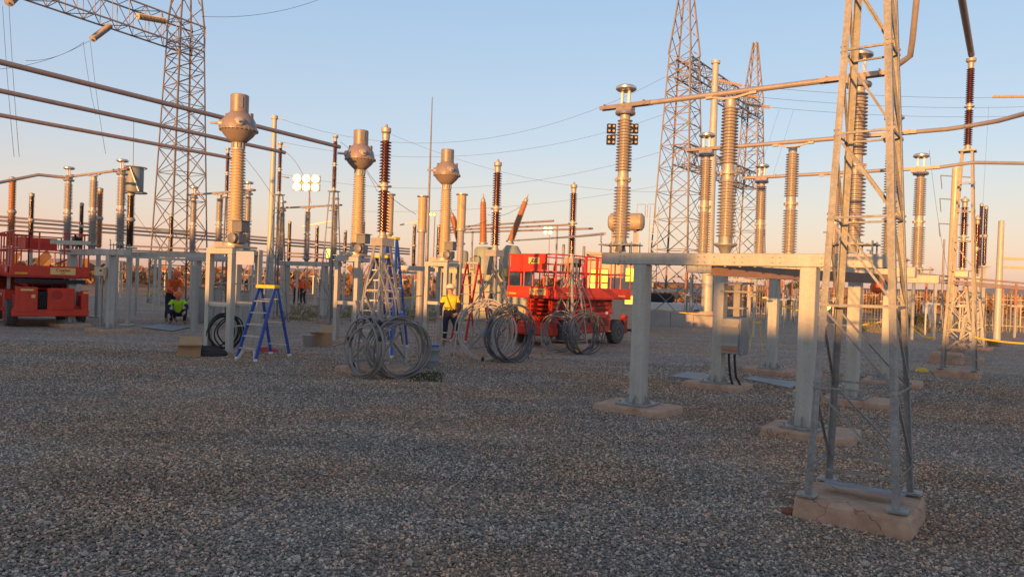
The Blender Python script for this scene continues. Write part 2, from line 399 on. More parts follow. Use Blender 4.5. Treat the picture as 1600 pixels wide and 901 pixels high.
# ------------------------------------------------------------------ unseen buildings added behind the camera to shade the yard
S = V3((tosun.x, tosun.y, 0)).normalized(); W = V3((-S.y, S.x, 0)) # W: to the right when looking away from the sun
if W.x < 0: W = -W
def back_building(name, label, w0, w1, dist, H, depth, nwin):
    c = S*(dist+depth/2) + W*((w0+w1)/2)
    rz = math.atan2(W.y, W.x); t = thing(name, label, 'building', c, 0)
    MB().box(c+V3((0,0,H/2)), (w1-w0, depth, H), rz).build('wall', BRICK, t)
    MB().box(c+V3((0,0,H+.06)), (w1-w0+.4, depth+.4, .12), rz).build('roof', GALVD, t)
    for i in range(nwin):
        x = (w0+(i+.5)*(w1-w0)/nwin); p = S*(dist-.03)+W*x+V3((0,0,1.9))
        f = MB().box(p, (1.2,.08,1.0), rz).build('window', WHITE, t); MB().box(p-S*.05, (1.05,.04,.85), rz).build('pane', BLACK, f)
back_building('low_shade_building', 'long low unseen building added behind the photographer to shade the yard', -17, 26, 30, 3.58, 8, 9)
back_building('small_shade_building', 'small unseen building added behind the photographer to shade the nearest disconnector', -5.6, -2.2, 25, 4.35, 4, 1)
back_building('tall_shade_building', 'tall unseen building added behind the photographer to shade the left disconnectors', -46, -16.8, 30, 5.9, 10, 5)

# ------------------------------------------------------------------ components
def shed_prof(z0, z1, n, core, Rr, Rr1=None, core1=None):
    p = []; st = (z1-z0)/n; Rr1 = Rr1 or Rr; core1 = core1 or core
    for i in range(n):
        f = i/max(1, n-1); a = core+(core1-core)*f; b = Rr+(Rr1-Rr)*f; z = z0+i*st
        p += [(a, z), (b, z+.18*st), (b, z+.30*st), (a, z+.78*st)]
    p.append((core1, z1)); return p
def cyl_prof(r, z0, z1): return [(r, z0), (r, z1)]

def footing(px_or_loc, label, size=(1.15,.8,.12), rz=UA, name='concrete_footing', group='concrete footings of the steel supports', seed=0, crack=True):
    c = V3(px_or_loc); rnd = random.Random(seed); mb = MB()
    hx, hy, hz = size[0]/2, size[1]/2, size[2]
    n = 40; ring = []
    for i in range(n):
        a = 2*math.pi*i/n; ca, sa = math.cos(a), math.sin(a)
        k = 1/max(abs(ca)/1, abs(sa)/1)
        k *= .97 if abs(abs(ca)-abs(sa)) < .12 else 1.0
        ring.append((ca*k*hx*(1+rnd.uniform(-.02,.012)), sa*k*hy*(1+rnd.uniform(-.02,.012))))
    cz, sz = math.cos(rz), math.sin(rz)
    def tr(x, y, z): return (c.x+x*cz-y*sz, c.y+x*sz+y*cz, c.z+z)
    vs = [tr(x*1.03, y*1.03, -.02) for x,y in ring]+[tr(x, y, hz*.82) for x,y in ring]+[tr(x*.955, y*.955, hz) for x,y in ring]
    fs = [(k*n+i, k*n+(i+1)%n, (k+1)*n+(i+1)%n, (k+1)*n+i) for k in range(2) for i in range(n)]+[tuple(2*n+i for i in range(n))]
    mb.add(vs, fs)
    o = mb.build(name, CONC, None, loc=c); return tag(o, label, 'footing', group)

def make_disconnector():
    t = thing('disconnector', 'x', 'disconnector')
    for x in (0, 2.53):
        p = MB().box((x,0,(2.26+.12)/2), (.215,.215,2.14), 0, .008).build('post', GALVB, t)
        b = MB().box((x,0,.125), (.52,.52,.024)); gs = MB(); nb_ = MB()
        for a in range(4):
            ca, sa = math.cos(a*math.pi/2), math.sin(a*math.pi/2)
            q = [(.118,.135),(.24,.135),(.118,.27)]
            vs = [(x+r*ca-k*sa, r*sa+k*ca, z) for k in (-.006,.006) for r,z in q]
            gs.add(vs, [(0,1,2),(5,4,3),(0,3,4,1),(1,4,5,2),(2,5,3,0)])
            nb_.lathe(cyl_prof(.016,.135,.175), (x+.21*ca-.21*sa, .21*sa+.21*ca, 0), seg=6)
        b.build('base_plate', GALV, p); each(gs,'gusset',GALV,p); each(nb_,'anchor_nut',GALVD,p)
        k = MB()
        for z in (.30,.55): k.bar((x-.108,-.05,z),(x-.24,-.05,z),.02); k.box((x-.13,-.05,z),(.03,.07,.09))
        each(k,'earthing_clamp', ALU, p)
    bm = MB()
    bm.box((1.4,0,2.352), (4.2,.2,.18), 0, .01).build('beam', GALVB, t)
    bh = MB()
    for x in (-.35,-.28,.95,1.05,1.2,1.5,1.62,2.05,2.15,2.7,3.0,3.1): 
        for z in (2.31,2.385): bh.lathe(cyl_prof(.011,0,.012), (x,-.101,z), (0,-1,0), seg=8)
    tag(bh.build('bolt', GALVD, t), kind='stuff')
    bb = MB()
    for i in range(18): bb.box((-.4+i*.22,-.07,2.256),(.03,.03,.02)); 
    tag(bb.build('bolt_row', GALVD, t), kind='stuff')
    def column(x, kind):
        cz = 2.445
        ins = MB(); pr = [(.085,2.66)]+shed_prof(2.68,3.50,17,.088,.142,.135)+[(.075,3.50),(.07,3.70)]+shed_prof(3.73,4.55,18,.078,.132,.12)+[(.07,4.56)]
        ins.lathe(pr, (x,0,0), seg=26)
        c = ins.build('insulator_column', PORC, t)
        j = MB(); j.lathe([(.085,3.49),(.09,3.51),(.09,3.57),(.13,3.575),(.13,3.61),(.09,3.615),(.085,3.72)], (x,0,0), seg=20)
        j.build('joint_collar', CAST, c); j = MB()
        for a in range(6): j.box((x+.115*math.cos(a*1.047),.115*math.sin(a*1.047),3.59),(.03,.03,.06))
        tag(j.build('collar_bolt', CAST, c), kind='stuff'); j = MB(); j.lathe([(.075,4.54),(.08,4.56),(.08,4.64),(.06,4.65)], (x,0,0), seg=16)
        j.build('top_cap', CAST, c)
        f = MB()
        f.lathe([(.10,2.57),(.115,2.575),(.115,2.60),(.10,2.605),(.085,2.69)] if kind != 'mid' else [(.07,2.446),(.10,2.52),(.17,2.56),(.17,2.585),(.10,2.59),(.10,2.70)], (x,0,0), seg=20)
        if kind != 'mid':
            f.box((x,0,2.565), (.62,.34,.02))
            for a in (-.27,-.09,.09,.27):
                for b in (-.14,.14): f.lathe(cyl_prof(.012,2.44,2.61), (x+a,b,0), seg=6)
            f.lathe([(.09,2.46),(.07,2.56)], (x,0,0), seg=12)
            f.tube([(x-.28,-.14,2.6),(x-.28,-.14,2.72),(x-.34,-.14,2.72)], .012, 6)
        each(f,'mounting_flange', GALV, c)
        if kind != 'mid':
            MB().torus((x,0,4.64), .13, .034, 30, 8).build('corona_ring', ALU, c)
            s = MB()
            for dx in (-.06,.06): s.box((x+dx,0,4.86), (.035,.035,.30))
            each(s,'stem', WHITE, c)
            MB().lathe([(.03,4.99),(.13,4.985),(.165,5.01),(.165,5.04),(.13,5.065),(.08,5.05),(.03,5.05)], (x,0,0), seg=28).build('top_ring', ALU, c)
        return c
    column(-.41,'l'); column(1.32,'mid'); column(3.06,'r')
    tb = MB().tube([(.0,0,4.755),(2.62,0,4.755)], .039, 14)
    tb.build('blade_tube', ALUB, t)
    br = MB()
    for s_ in (-1,1): br.bar((1.32,0,4.66),(1.32+.32*s_,0,4.72), .03,.03); br.box((1.32+.33*s_,0,4.72),(.1,.06,.05))
    br.box((1.32,0,4.665),(.24,.1,.03)); each(br,'blade_bracket', CAST, t)
    for (a, b) in ((-.86,.04),(2.56,3.42)):
        j = MB()
        for y in (-.045,.045): j.box(((a+b)/2,y,4.755),(b-a,.022,.06))
        for x in (a+.1,(a+b)/2,b-.1): j.box((x,0,4.755),(.05,.14,.05)); j.lathe(cyl_prof(.012,-.09,.09),(x,0,4.79),(0,1,0),seg=6)
        j.box((a+.45,0,4.70),(.28,.12,.05))
        each(j,'contact_jaw', FORK, t)
    return t
# fix up the bolt parent after building
disc = make_disconnector()
for c in list(disc.children):
    if c.name.startswith('bolt'):
        for b in disc.children:
            if b.name.startswith('beam'): c.parent = b
A0 = V3((1.98,11.3,0)); B0 = V3((4.02,14.3,0)); C0 = V3((6.08,17.2,0))
L1 = V3((-13.94,23.5,0)); L2 = V3((-11.77,27.76,0)); L3 = V3((-9.77,32.1,0))
gD = 'three-column disconnectors on galvanised frames'
dl = ['nearest right disconnector, its beam left end in front of the red lift',
      'middle right disconnector, the one with the grey control cabinet on its left post',
      'farthest of the three right disconnectors, directly behind the cabinet row',
      'left disconnector standing in front of the left red scissor lift',
      'disconnector seen through the left lattice gantry tower, behind the first grey stand',
      'disconnector in the left middle with grey columns, beside the tall steel pole']
discs = []
SCL = [(.965,1,.985),(.95,1,.972),(.95,1,.957),(1,1,1),(1,1,1),(1,1,1)]
for i, p in enumerate((A0, B0, C0, L1, L2, L3)):
    d = disc if i == 0 else copy_tree(disc); discs.append(place(d, p, UA, dl[i], gD)); d.scale = SCL[i]
    fl = ['nearest right disconnector','middle right disconnector','farthest right disconnector','left disconnector by the red lift','disconnector behind the gantry tower','left middle disconnector'][i]
    for k, tt in enumerate((0, 2.53)):
        footing(p+U*tt, 'concrete pad under the %s post of the %s' % (('left','right')[k], fl), (1.12,.85,.105), UA+.05*k, seed=i*3+k)
# elbows from the right ends to the overhead tubes / outgoing conductors
def outgoing(p, label, pts, r=.032):
    tag(MB().tube(pts, r, 10).build('outgoing_conductor', ALUB, None, loc=pts[0]), label, 'conductor', 'tubular conductors leaving the disconnectors')
def dpt(o, x, z=4.755):
    k_ = SCL[(A0,B0,C0,L1,L2,L3).index(o)]; return o + U*(x*k_[0]) + V3((0,0,z*k_[2]))
NT = V3((3.03,6.32,0))
ea = dpt(A0,3.40); topa = at(1432,0,8.6)
eb = at(1412,95,9.05); ec = at(1422,88,8.95)
outgoing(0, 'bare tube bending up from the nearest disconnector to the overhead tube', [ea, eb, ec, at(1426,60,8.8), topa, topa+V3((0.05,-.6,1.2))], .035)
outgoing(0, 'bare tube from the middle right disconnector curving to the right edge', [dpt(B0,3.4), at(1480,202,12.0), at(1520,196,11.7), at(1560,189,11.3), at(1600,178,10.8), at(1680,150,9.6)], .035)
outgoing(0, 'bare tube from the farthest right disconnector running level to the right edge', [dpt(C0,3.4), at(1520,254,15.2), at(1640,256,15.5)], .035)
outgoing(0, 'bare tube entering the left disconnector from the left edge of the photo', [dpt(L1,-.8), at(60,273,23.6), at(0,285,22.6), at(-80,298,21.5)], .05)
outgoing(0, 'thin conductor running right from the nearest disconnector base towards the transformer', [at(945,365,16), at(905,369,20), at(800,376,32)], .03)

# lattice support tower (local, centred on z axis)
def lattice(t, H, b, top, levels, legw, brw, material, z0=0.0, ind=True, sections='angle', name='leg'):
    cs = [(-1,-1),(1,-1),(1,1),(-1,1)]
    def P(k, z):
        f = (z-z0)/(H-z0); s = (b+(top-b)*f)/2; return V3((cs[k][0]*s, cs[k][1]*s, z))
    for k in range(4):
        mb = MB(); d = V3((-cs[k][0], -cs[k][1], 0))
        if sections == 'angle':
            a = P(k,z0); c = P(k,H); w_ = legw; tt = w_*.12
            # L profile drawn explicitly so that it hugs the corner
            sx, sy = -cs[k][0], -cs[k][1]
            pr = [(0,0),(w_*sx,0),(w_*sx,tt*sy),(tt*sx,tt*sy),(tt*sx,w_*sy),(0,w_*sy)]
            if sx*sy < 0: pr.reverse()
            vs = [a+V3((x,y,0)) for x,y in pr]+[c+V3((x,y,0)) for x,y in pr]; n = 6
            mb.add(vs, [(i,(i+1)%n,n+(i+1)%n,n+i) for i in range(n)]+[tuple(reversed(range(n))), tuple(range(n,2*n))])
        else: mb.bar(P(k,z0), P(k,H), legw)
        mb.build(name, material, t)
    allb = MB()
    for li, (za, zb, style) in enumerate(levels):
        for k in range(4):
            k2 = (k+1) % 4; segs = []
            if 'h' in style: segs.append((P(k,za), P(k2,za)))
            if 'x' in style: segs += [(P(k,za), P(k2,zb)), (P(k2,za), P(k,zb))]
            if 'd' in style: segs.append((P(k,zb), P(k2,za)) if k in (0,1) else (P(k2,zb), P(k,za)))
            if 'z' in style: segs.append((P(k,za), P(k2,zb)) if ((li+k) % 2 == 0) else (P(k2,za), P(k,zb)))
            for a, c in segs:
                nrm = V3((cs[k][0]+cs[k2][0], cs[k][1]+cs[k2][1], 0)).normalized()
                off = nrm*(-brw*.15)
                m_ = MB() if ind else allb
                m_.angle(a+off, c+off, brw, ref=nrm, sx=1, sy=-1)
                if ind: m_.build('brace', material, t)
    if not ind and allb.v: tag(allb.build('bracing', material, t))
    return P

def post_insulator(t, z0, z1, Rr, core, material, n=14, seg=22):
    mid = (z0+z1)/2; capm = CAST
    mb = MB(); mb.lathe([(core*.9,z0+.1)]+shed_prof(z0+.12,mid-.07,n,core,Rr)+[(core*.9,mid-.06),(core*.9,mid+.06)]+shed_prof(mid+.07,z1-.12,n,core*.95,Rr*.93)+[(core*.85,z1-.1)], seg=seg)
    o = mb.build('post_insulator', material, t)
    c = MB(); c.lathe([(core*1.5,z0),(core*1.5,z0+.04),(core*1.15,z0+.05),(core*1.1,z0+.13)], seg=16)
    c.lathe([(core*1.1,mid-.08),(core*1.15,mid-.02),(Rr*1.15,mid-.015),(Rr*1.15,mid+.015),(core*1.15,mid+.02),(core*1.1,mid+.08)], seg=16)
    c.lathe([(core*1.05,z1-.13),(core*1.2,z1-.06),(core*1.2,z1),(core*.6,z1+.01)], seg=16)
    each(c,'end_fitting', capm, o)
    return o

def make_tall_tower(plain=False):
    t = thing('lattice_post', 'x', 'support tower')
    lv = [(.26,.93,'hd'),(.93,1.62,'hd'),(1.62,2.36,'hd'),(2.36,3.07,'hd'),(3.07,3.78,'hd'),(3.78,4.45,'hd'),(4.45,5.08,'hd')]
    if plain: lv = [(a_, b_, 'hd' if i_ in (1,3) else 'h') for i_, (a_, b_, c_) in enumerate(lv)]
    lattice(t, 5.2, .72, .26, lv, .056, .019, GALVT, 0)
    for a, b in ((-1,-1),(1,-1),(1,1),(-1,1)): MB().box((a*.345,b*.345,.032),(.15,.15,.022),0,.004).build('foot_plate', GALV, t)
    bo = MB()
    for z0_,_,_ in lv:
        s0 = (.72+(.26-.72)*z0_/5.2)/2
        for a, b in ((-1,-1),(1,-1),(1,1),(-1,1)):
            for dz in (.0,.045): bo.lathe(cyl_prof(.010,0,.010),(a*(s0-.03),b*(s0+.001),z0_+dz),(0,b,0),seg=6); bo.lathe(cyl_prof(.010,0,.010),(a*(s0+.001),b*(s0-.03),z0_+dz),(a,0,0),seg=6)
    tag(bo.build('joint_bolt', GALVD, t), kind='stuff')
    MB().box((0,0,5.22),(.36,.36,.04)).build('top_plate', GALV, t)
    post_insulator(t, 5.24, 7.32, .095, .055, RED_P, 17)
    MB().lathe([(.05,7.3),(.11,7.36),(.11,7.42),(.05,7.44)], seg=12).build('clamp', CAST, t)
    return t
tt = make_tall_tower(); tt2 = make_tall_tower(True)
slab_near = None
def tower_at(src, p, label, zb, first=False, rz=UA, slab=True, seed=1, slabsize=(.90,.82,.175)):
    o = src if first else copy_tree(src)
    place(o, (p[0],p[1],zb), rz, label, None)
    if slab: footing((p[0],p[1],0), 'concrete block under '+label[:label.find(',') if ',' in label else 70].replace(' with dark red insulator and tube on top',''), slabsize, rz, seed=seed, group='thick concrete blocks under lattice posts')
    return o
SB = .168
tower_at(tt, NT, 'nearest lattice steel post at the right, cut off by the top edge', SB, True); tt.rotation_euler = (0, R(-.8), UA)
T2 = V3((10.75,17.75,0))
tower_at(tt2, T2, 'second tall lattice post at far right with dark red insulator and tube on top', SB, True, seed=2)
TE = [at(524,228,29.4), at(438,237,31.4), at(356,246,33.2)]
for k, p in enumerate(TE):
    tower_at(tt2, V3((p.x,p.y,0)), ['slim lattice post holding the end of the longest upper left tube','slim lattice post holding the end of the middle upper left tube','slim lattice post holding the lowest upper left tube behind the first head'][k], 0.0, slab=False)
# plastic sheet scraps on near slab
mb = MB(); c = NT+V3((.02,-.02,.245)); rnd = random.Random(3); vs = []; 
for j in range(5):
    for i in range(10):
        a = (i-4.5)*.07; b = (j-2)*.04
        q = c+U*a+VV*b+V3((0,0,.012*rnd.random()+.004)); vs.append(q+V3((rnd.uniform(-.012,.012),rnd.uniform(-.012,.012),0)))
mb.add(vs, [(j*10+i,j*10+i+1,(j+1)*10+i+1,(j+1)*10+i) for j in range(4) for i in range(9)], True)
tag(mb.build('crumpled_sheet', PLATE, None, loc=c), 'crumpled grey plastic sheet lying on the nearest concrete block', 'plastic sheet')
mb = MB(); p = G(1232,803); mb.lathe([(.005,0),(.05,.005),(.06,.03),(.035,.055),(.005,.06)], p, seg=7)
tag(mb.build('red_rock', mat('red_stone', (.22,.08,.05), .9, 0, .3, 20), None, loc=p), 'reddish stone lying left of the nearest concrete block', 'rock')

# overhead tubes
def busbar(label, pts, r=.075, group='large overhead busbar tubes'):
    tag(MB().tube(pts, r, 14).build('busbar_tube', ALUD, None, loc=pts[0]), label, 'busbar', group)
z7 = 7.68
busbar('thick overhead tube dropping from the top edge onto the second tall lattice post', [V3((T2.x,T2.y,z7)), V3((NT.x,NT.y,z7)), V3((NT.x,NT.y,z7))-DIRV*4], .07)
for k, (p, q, lab) in enumerate(((TE[0], at(0,97,19.0), 'uppermost thick tube crossing the upper left sky'), (TE[1], at(0,142,22.3), 'middle thick tube crossing the upper left sky'), (TE[2], at(0,180,25.9), 'lowest thick tube crossing the upper left sky'))):
    e = p+(p-q).normalized()*.25; busbar(lab, [e, q, q+(q-e).normalized()*6], .075)

def make_stand():
    t = thing('insulator_stand', 'x', 'insulator stand')
    lattice(t, 2.42, .86, .26, [(.08,.8,'hx'),(.8,1.5,'hz'),(1.5,2.05,'hz')], .07, .032, GALV, 0)
    MB().box((0,0,2.50),(.33,.33,.16)).build('top_box', CAST, t)
    post_insulator(t, 2.58, 4.66, .125, .065, RED_P, 14)
    MB().lathe([(.05,4.65),(.10,4.70),(.10,4.78),(.04,4.80),(.02,4.86)], seg=12).build('clamp', CAST, t)
    return t
st = make_stand()
sl = [(gz(597,400,14.9),'nearest lattice stand with dark red insulator behind the left cable coils'),
      (gz(773,400,18.7),'lattice stand with dark red insulator between red ladder and red lift'),
      (gz(893,400,22.4),'lattice stand with dark red insulator in front of the right red lift'),
      (gz(1503,430,22.5),'lattice stand with near black insulator behind the far right lattice post'),
      (gz(1524,430,27.5),'farther lattice stand with near black insulator at the far right')]
for i, (p, lab) in enumerate(sl):
    p.z = 0; o = st if i == 0 else copy_tree(st); place(o, (p.x,p.y,.1), UA, lab, 'lattice stands with dark insulators')
    footing(p, ['pad under the nearest insulator stand, inside the cable coils','pad under the middle insulator stand, inside the pale coil','pad under the insulator stand before the right lift','pad beneath the near black stand at far right','pad under the farthest black stand at far right'][i], (1.3,1.15,.11), UA, seed=40+i)
# extra blocks at far right
for i,(px,py) in enumerate(((1492,572),(1502,560),(1516,552))):
    q = G(px,py); footing(q+V3((.3,.9,0)), ['low reddish concrete block just behind the far right lattice post','middle reddish concrete block in the far right row','farthest reddish concrete block in the far right row'][i], (.8,.8,.3), UA, seed=60+i)

# ------------------------------------------------------------------ current transformers
def make_ct():
    t = thing('current_transformer', 'x', 'current transformer')
    # stand: two rectangular portal frames
    for y in (-.42,.42):
        f = MB()
        for x in (-.36,.36): f.box((x,y,1.16),(.13,.14,2.32),0,.006)
        f.box((0,y,2.39),(.86,.14,.14),0,.006); f.box((0,y,1.12),(.585,.10,.10))
        each(f,'portal_frame', GALVB, t)
    r = MB()
    for x in (-.33,.33): r.bar((x,-.345,2.38),(x,.345,2.38),.1,.12)
    for x in (-.36,.36): r.bar((x,-.35,.62),(x,.35,.62),.03); r.bar((x,-.35,1.62),(x,.35,1.62),.03)
    each(r,'cross_rail', GALVB, t)
    b = MB(); b.box((0,0,2.50),(.72,.72,.05)); b.lathe([(.30,2.52),(.30,2.60),(.24,2.63),(.22,2.72)], seg=20); b.box((-.3,-.1,2.57),(.28,.3,.10)); each(b,'base', CAST, t)
    j = MB(); j.box((.33,-.16,2.98),(.32,.26,.26),0,.01); j.lathe([(.12,0),(.13,.02),(.13,.1),(.09,.12)], (.34,-.34,2.70), (0,-1,0), seg=16); j.box((.34,-.22,2.70),(.26,.26,.24),0,.02)
    jb = each(j,'terminal_box', GREYBOXD, t)[0]; MB().box((.33,-.16,3.125),(.38,.34,.02)).build('rain_hood', GALVD, jb)
    c = MB(); c.lathe([(.17,2.70)]+shed_prof(2.78,4.86,30,.165,.225,.18,.125)+[(.13,4.87)], seg=26)
    c.build('insulator_column', PORCB, t)
    n = MB(); n.lathe([(.14,4.84),(.16,4.86),(.16,4.90),(.14,4.92),(.145,5.02),(.16,5.04)], seg=24)
    n.build('neck_flange', CAST, t); n = MB()
    for a in range(12): n.box((.155*math.cos(a*.5236),.155*math.sin(a*.5236),4.96),(.02,.02,.12), a*.5236)
    tag(n.build('flange_rib', CAST, t), kind='stuff')
    hd = MB(); hd.lathe([(.16,5.03),(.24,5.10),(.34,5.20),(.42,5.315),(.455,5.318),(.455,5.345),(.42,5.35),(.415,5.42),(.38,5.56),(.31,5.68),(.215,5.76),(.215,5.78)], seg=36)
    h_ = hd.build('head_tank', TANKM, t)
    bl = MB()
    for a in range(28): bl.lathe(cyl_prof(.012,5.30,5.365), (.44*math.cos(a*.2244),.44*math.sin(a*.2244),0), seg=6)
    tag(bl.build('flange_bolt', GALVD, h_), kind='stuff')
    e = MB(); e.lathe([(.20,5.77),(.215,5.785),(.215,6.17),(.20,6.185),(.02,6.19)], seg=30); ex = e.build('expansion_housing', TANKM, t)
    g_ = MB(); g_.box((.17,-.13,5.98),(.02,.1,.26),-.65); g_.build('level_gauge', GALVD, ex)
    for sx in (-1,1):
        te = MB(); ax = (sx*.75,-.66,0); te.lathe([(.13,.30),(.13,.37),(.10,.385),(.085,.46),(.03,.47),(.03,.62)], (0,0,5.47), ax, seg=18)
        d = V3(ax).normalized(); te.box(tuple(V3((0,0,5.47))+d*.60),(.12,.05,.05), math.atan2(d.y,d.x)); each(te,'primary_terminal', CAST, t)
    lg = MB(); lg.box((-.30,-.1,5.66),(.05,.08,.16)); lg.box((.30,.1,5.66),(.05,.08,.16)); each(lg,'lifting_lug', TANKM, t)
    return t
ct = make_ct()
CTP = [gz(367,400,18.05), gz(558,400,21.9), gz(694,400,24.6)]
CTP = [V3((p.x,p.y,0)) for p in CTP]
cl = ['largest current transformer with brown round head, nearest and leftmost','middle current transformer with brown round head','smallest looking current transformer, right of the lightning mast']
for i, p in enumerate(CTP):
    place(ct if i == 0 else copy_tree(ct), p, UA+R(10), cl[i], 'brown-headed current transformers')
    footing(p, 'low concrete pad below the %s' % ['leftmost current transformer','middle current transformer','rightmost current transformer'][i], (1.2,1.2,.03), UA, seed=70+i)

# paper on first CT, drain pipes, coiled cable below it
p = CTP[0]
tag(MB().box(at(383,403,17.35), (.44,.015,.31), R(-8)).build('paper_sheet', PAPER, None, loc=at(383,403,17.35)), 'pale sheet of paper fixed to the front of the leftmost current transformer', 'paper')
def ring_pts(c, r, yaw, tilt=0, n=40, a0=0.0, a1=2*math.pi, jit=0.0, rnd=None):
    x = V3((math.cos(yaw), math.sin(yaw), 0)); nrm = V3((-x.y, x.x, 0)); upv = (V3((0,0,1))*math.cos(tilt)+nrm*math.sin(tilt))
    pts = []
    for i in range(n+1 if a1-a0 < 6.28 else n):
        a = a0+(a1-a0)*i/n
        rr = r*(1+(rnd.uniform(-jit,jit) if rnd else 0)); pts.append(V3(c)+x*(rr*math.cos(a))+upv*(rr*math.sin(a)))
    return pts
def coil(label, c, r, yaw, tilt, turns, rc, m, seed, spread=.05, tail=None, tiecol=None, group=None, name='cable_coil', sq=1.0):
    rnd = random.Random(seed); t = thing(name, label, 'cable coil', (c[0],c[1],0), 0, group)
    for k in range(turns):
        nrm = V3((-math.sin(yaw), math.cos(yaw), 0)); rr = r*(1-rnd.uniform(0,.20)); ph = rnd.uniform(0,6)
        cc = V3(c)+nrm*rnd.uniform(-spread,spread)*2+V3((0,0,-(r-rr)*rnd.uniform(.2,1)))+V3((math.cos(yaw),math.sin(yaw),0))*rnd.uniform(-.11,.11)
        pts = ring_pts(cc, rr, yaw+rnd.uniform(-.18,.18), tilt+rnd.uniform(-.05,.05), 48)
        wob = rnd.uniform(.01,.035); pts = [q+V3((wob*math.cos(2*i*.131+ph),0,wob*.8*math.sin(3*i*.131+ph))) for i,q in enumerate(pts)]
        zmin = min(q.z for q in pts); pts = [q+V3((0,0,max(0,rc-zmin))) for q in pts]
        MB().tube(pts, rc, 7, closed=True).build('cable', m, t)
    x = V3((math.cos(yaw),math.sin(yaw),0))
    for a in tiecol or []:
        ang, mm = a; q = V3(c)+x*(r*.95*math.cos(ang))+V3((0,0,r*.95*math.sin(ang)))
        d = (-x*math.sin(ang)+V3((0,0,math.cos(ang)))).normalized()
        MB().tube([q-d*.035, q+d*.035], rc*3.0, 8).build('cable_tie', mm, t)
    if tail: MB().tube(tail, rc, 7).build('cable_end', m, t)
    return t
def ringpx(x0,x1,y0,y1,d,yawsign):
    # centre / radius / yaw from a seen ellipse standing on the ground at distance d
    h_ = (y1-y0)*d/FPX/2; wd = (x1-x0)*d/FPX/2
    c = gz((x0+x1)/2, 500, d); c = V3((c.x, d, h_)); yaw = yawsign*math.acos(min(1,wd/h_))
    return c, h_, yaw
gC = 'grey cable coils leaning on the insulator stands'
c,r,y = ringpx(538,606,499,594,13.9,-1); 
coil('left grey cable coil at the nearest insulator stand, tied with black tape', c, r, y, .05, 8, .016, CABLE, 1, .04, [c+V3((-.2,.1,.5)), at(556,520,15), at(545,532,16), at(520,541,17)], [(2.9,BLACK),(3.9,BLACK),(.4,BLACK),(1.3,BLACK)], gC)
c,r,y = ringpx(580,668,491,594,13.9,1)
coil('right grey cable coil at the nearest insulator stand, marked with blue tape', c, r, y, -.05, 11, .016, CABLE, 2, .06, None, [(5.4,BLUET),(1.5,BLUET),(2.3,BLACK)], gC)
c,r,y = ringpx(708,806,477,574,17.6,-1)
coil('pale wide cable coil at the middle insulator stand', c, r, y, .03, 6, .017, CABLEW, 3, .05, [c+V3((-.65,0,-.1)), at(709,560,17.6)], [(4.7,BLACK)], gC)
c,r,y = ringpx(762,835,485,574,17.5,1)
coil('dark bundled cable coil with blue bands at the middle insulator stand', c, r, y, -.05, 11, .016, CABLED, 4, .08, None, [(.1,BLUET),(3.0,BLUET),(5.6,BLUET)], gC)
c,r,y = ringpx(848,903,490,554,20.6,-1)
coil('smaller left cable coil in front of the right red lift', c, r, y, .04, 6, .016, CABLE, 5, .06, None, [(3.9,BLACK)], gC)
c,r,y = ringpx(888,942,490,559,20.2,1)
coil('dark right cable coil beside the wheel of the right red lift', c, r, y, -.05, 9, .016, CABLED, 6, .08, [c+V3((.35,0,.45)), at(930,515,20.2), at(950,539,20.2)], [(4.2,YELP)], gC)
c = V3((CTP[0].x-.22, CTP[0].y+.05, .46))
coil('black cable coil hanging inside the stand of the leftmost current transformer', c, .42, .9, 0, 8, .018, BLACK, 8, .12, None, None, None)
# wires from the coils up the stand
for i,(pts,lab) in enumerate((([at(556,470,15.2),at(566,505,14.4),at(592,500,14.2),at(592,440,14.8),at(598,400,14.9)],'loose grey cable running up the nearest insulator stand'),
        ([at(785,470,18.5),at(775,490,18.2),at(771,440,18.6),at(772,408,18.7)],'loose grey cable running up the middle insulator stand'))):
    tag(MB().tube(pts,.018,6).build('loose_cable', CABLE, None, loc=pts[0]), lab, 'cable')

def hang(label, sp, coils, m, seed):
    rnd = random.Random(seed); top = V3((sp.x, sp.y, 2.35))
    t = thing('hanging_cables', label, 'cable', (sp.x,sp.y,0), 0, 'cables fanning down from the insulator stands')
    for k in range(4):
        c, r, yaw = coils[k % len(coils)]; x = V3((math.cos(yaw), math.sin(yaw), 0)); an = rnd.uniform(1.1,2.0); e_ = V3(c)+x*(r*.92*math.cos(an))+V3((0,0,r*.92*math.sin(an)))
        a = top+V3((rnd.uniform(-.14,.14),rnd.uniform(-.16,0),rnd.uniform(-.2,.05))); mid = a.lerp(e_,.6)+V3((rnd.uniform(-.08,.08),-.08,rnd.uniform(-.1,.15)))
        tan = (-x*math.sin(an)+V3((0,0,math.cos(an))))*(1 if math.cos(an) > 0 else -1)
        e2 = e_+V3((x.x*.2*math.cos(an),x.y*.2*math.cos(an),-.35))
        P = [a,mid,e_,e2]; pts = []
        for i in range(25):
            u = i/24*3; j = min(2,int(u)); f = u-j; p0 = P[max(0,j-1)]; p1 = P[j]; p2 = P[j+1]; p3 = P[min(3,j+2)]
            pts.append(.5*((2*p1)+(p2-p0)*f+(2*p0-5*p1+4*p2-p3)*f*f+(3*p1-p0-3*p2+p3)*f**3))
        MB().tube(pts, .015, 6).build('cable', m, t)
hang('grey cables fanning down the nearest stand into its two coils', gz(597,400,14.6), [ringpx(538,606,499,594,13.9,-1), ringpx(580,668,491,594,13.9,1)], CABLE, 1)
hang('grey cables fanning down the middle stand into its coils', gz(773,400,18.4), [ringpx(708,806,477,574,17.6,-1), ringpx(762,835,485,574,17.5,1)], CABLED, 2)
hang('grey cables fanning down the stand before the right lift', gz(893,400,22.1), [ringpx(848,903,490,554,20.6,-1), ringpx(888,942,490,559,20.2,1)], CABLED, 3)
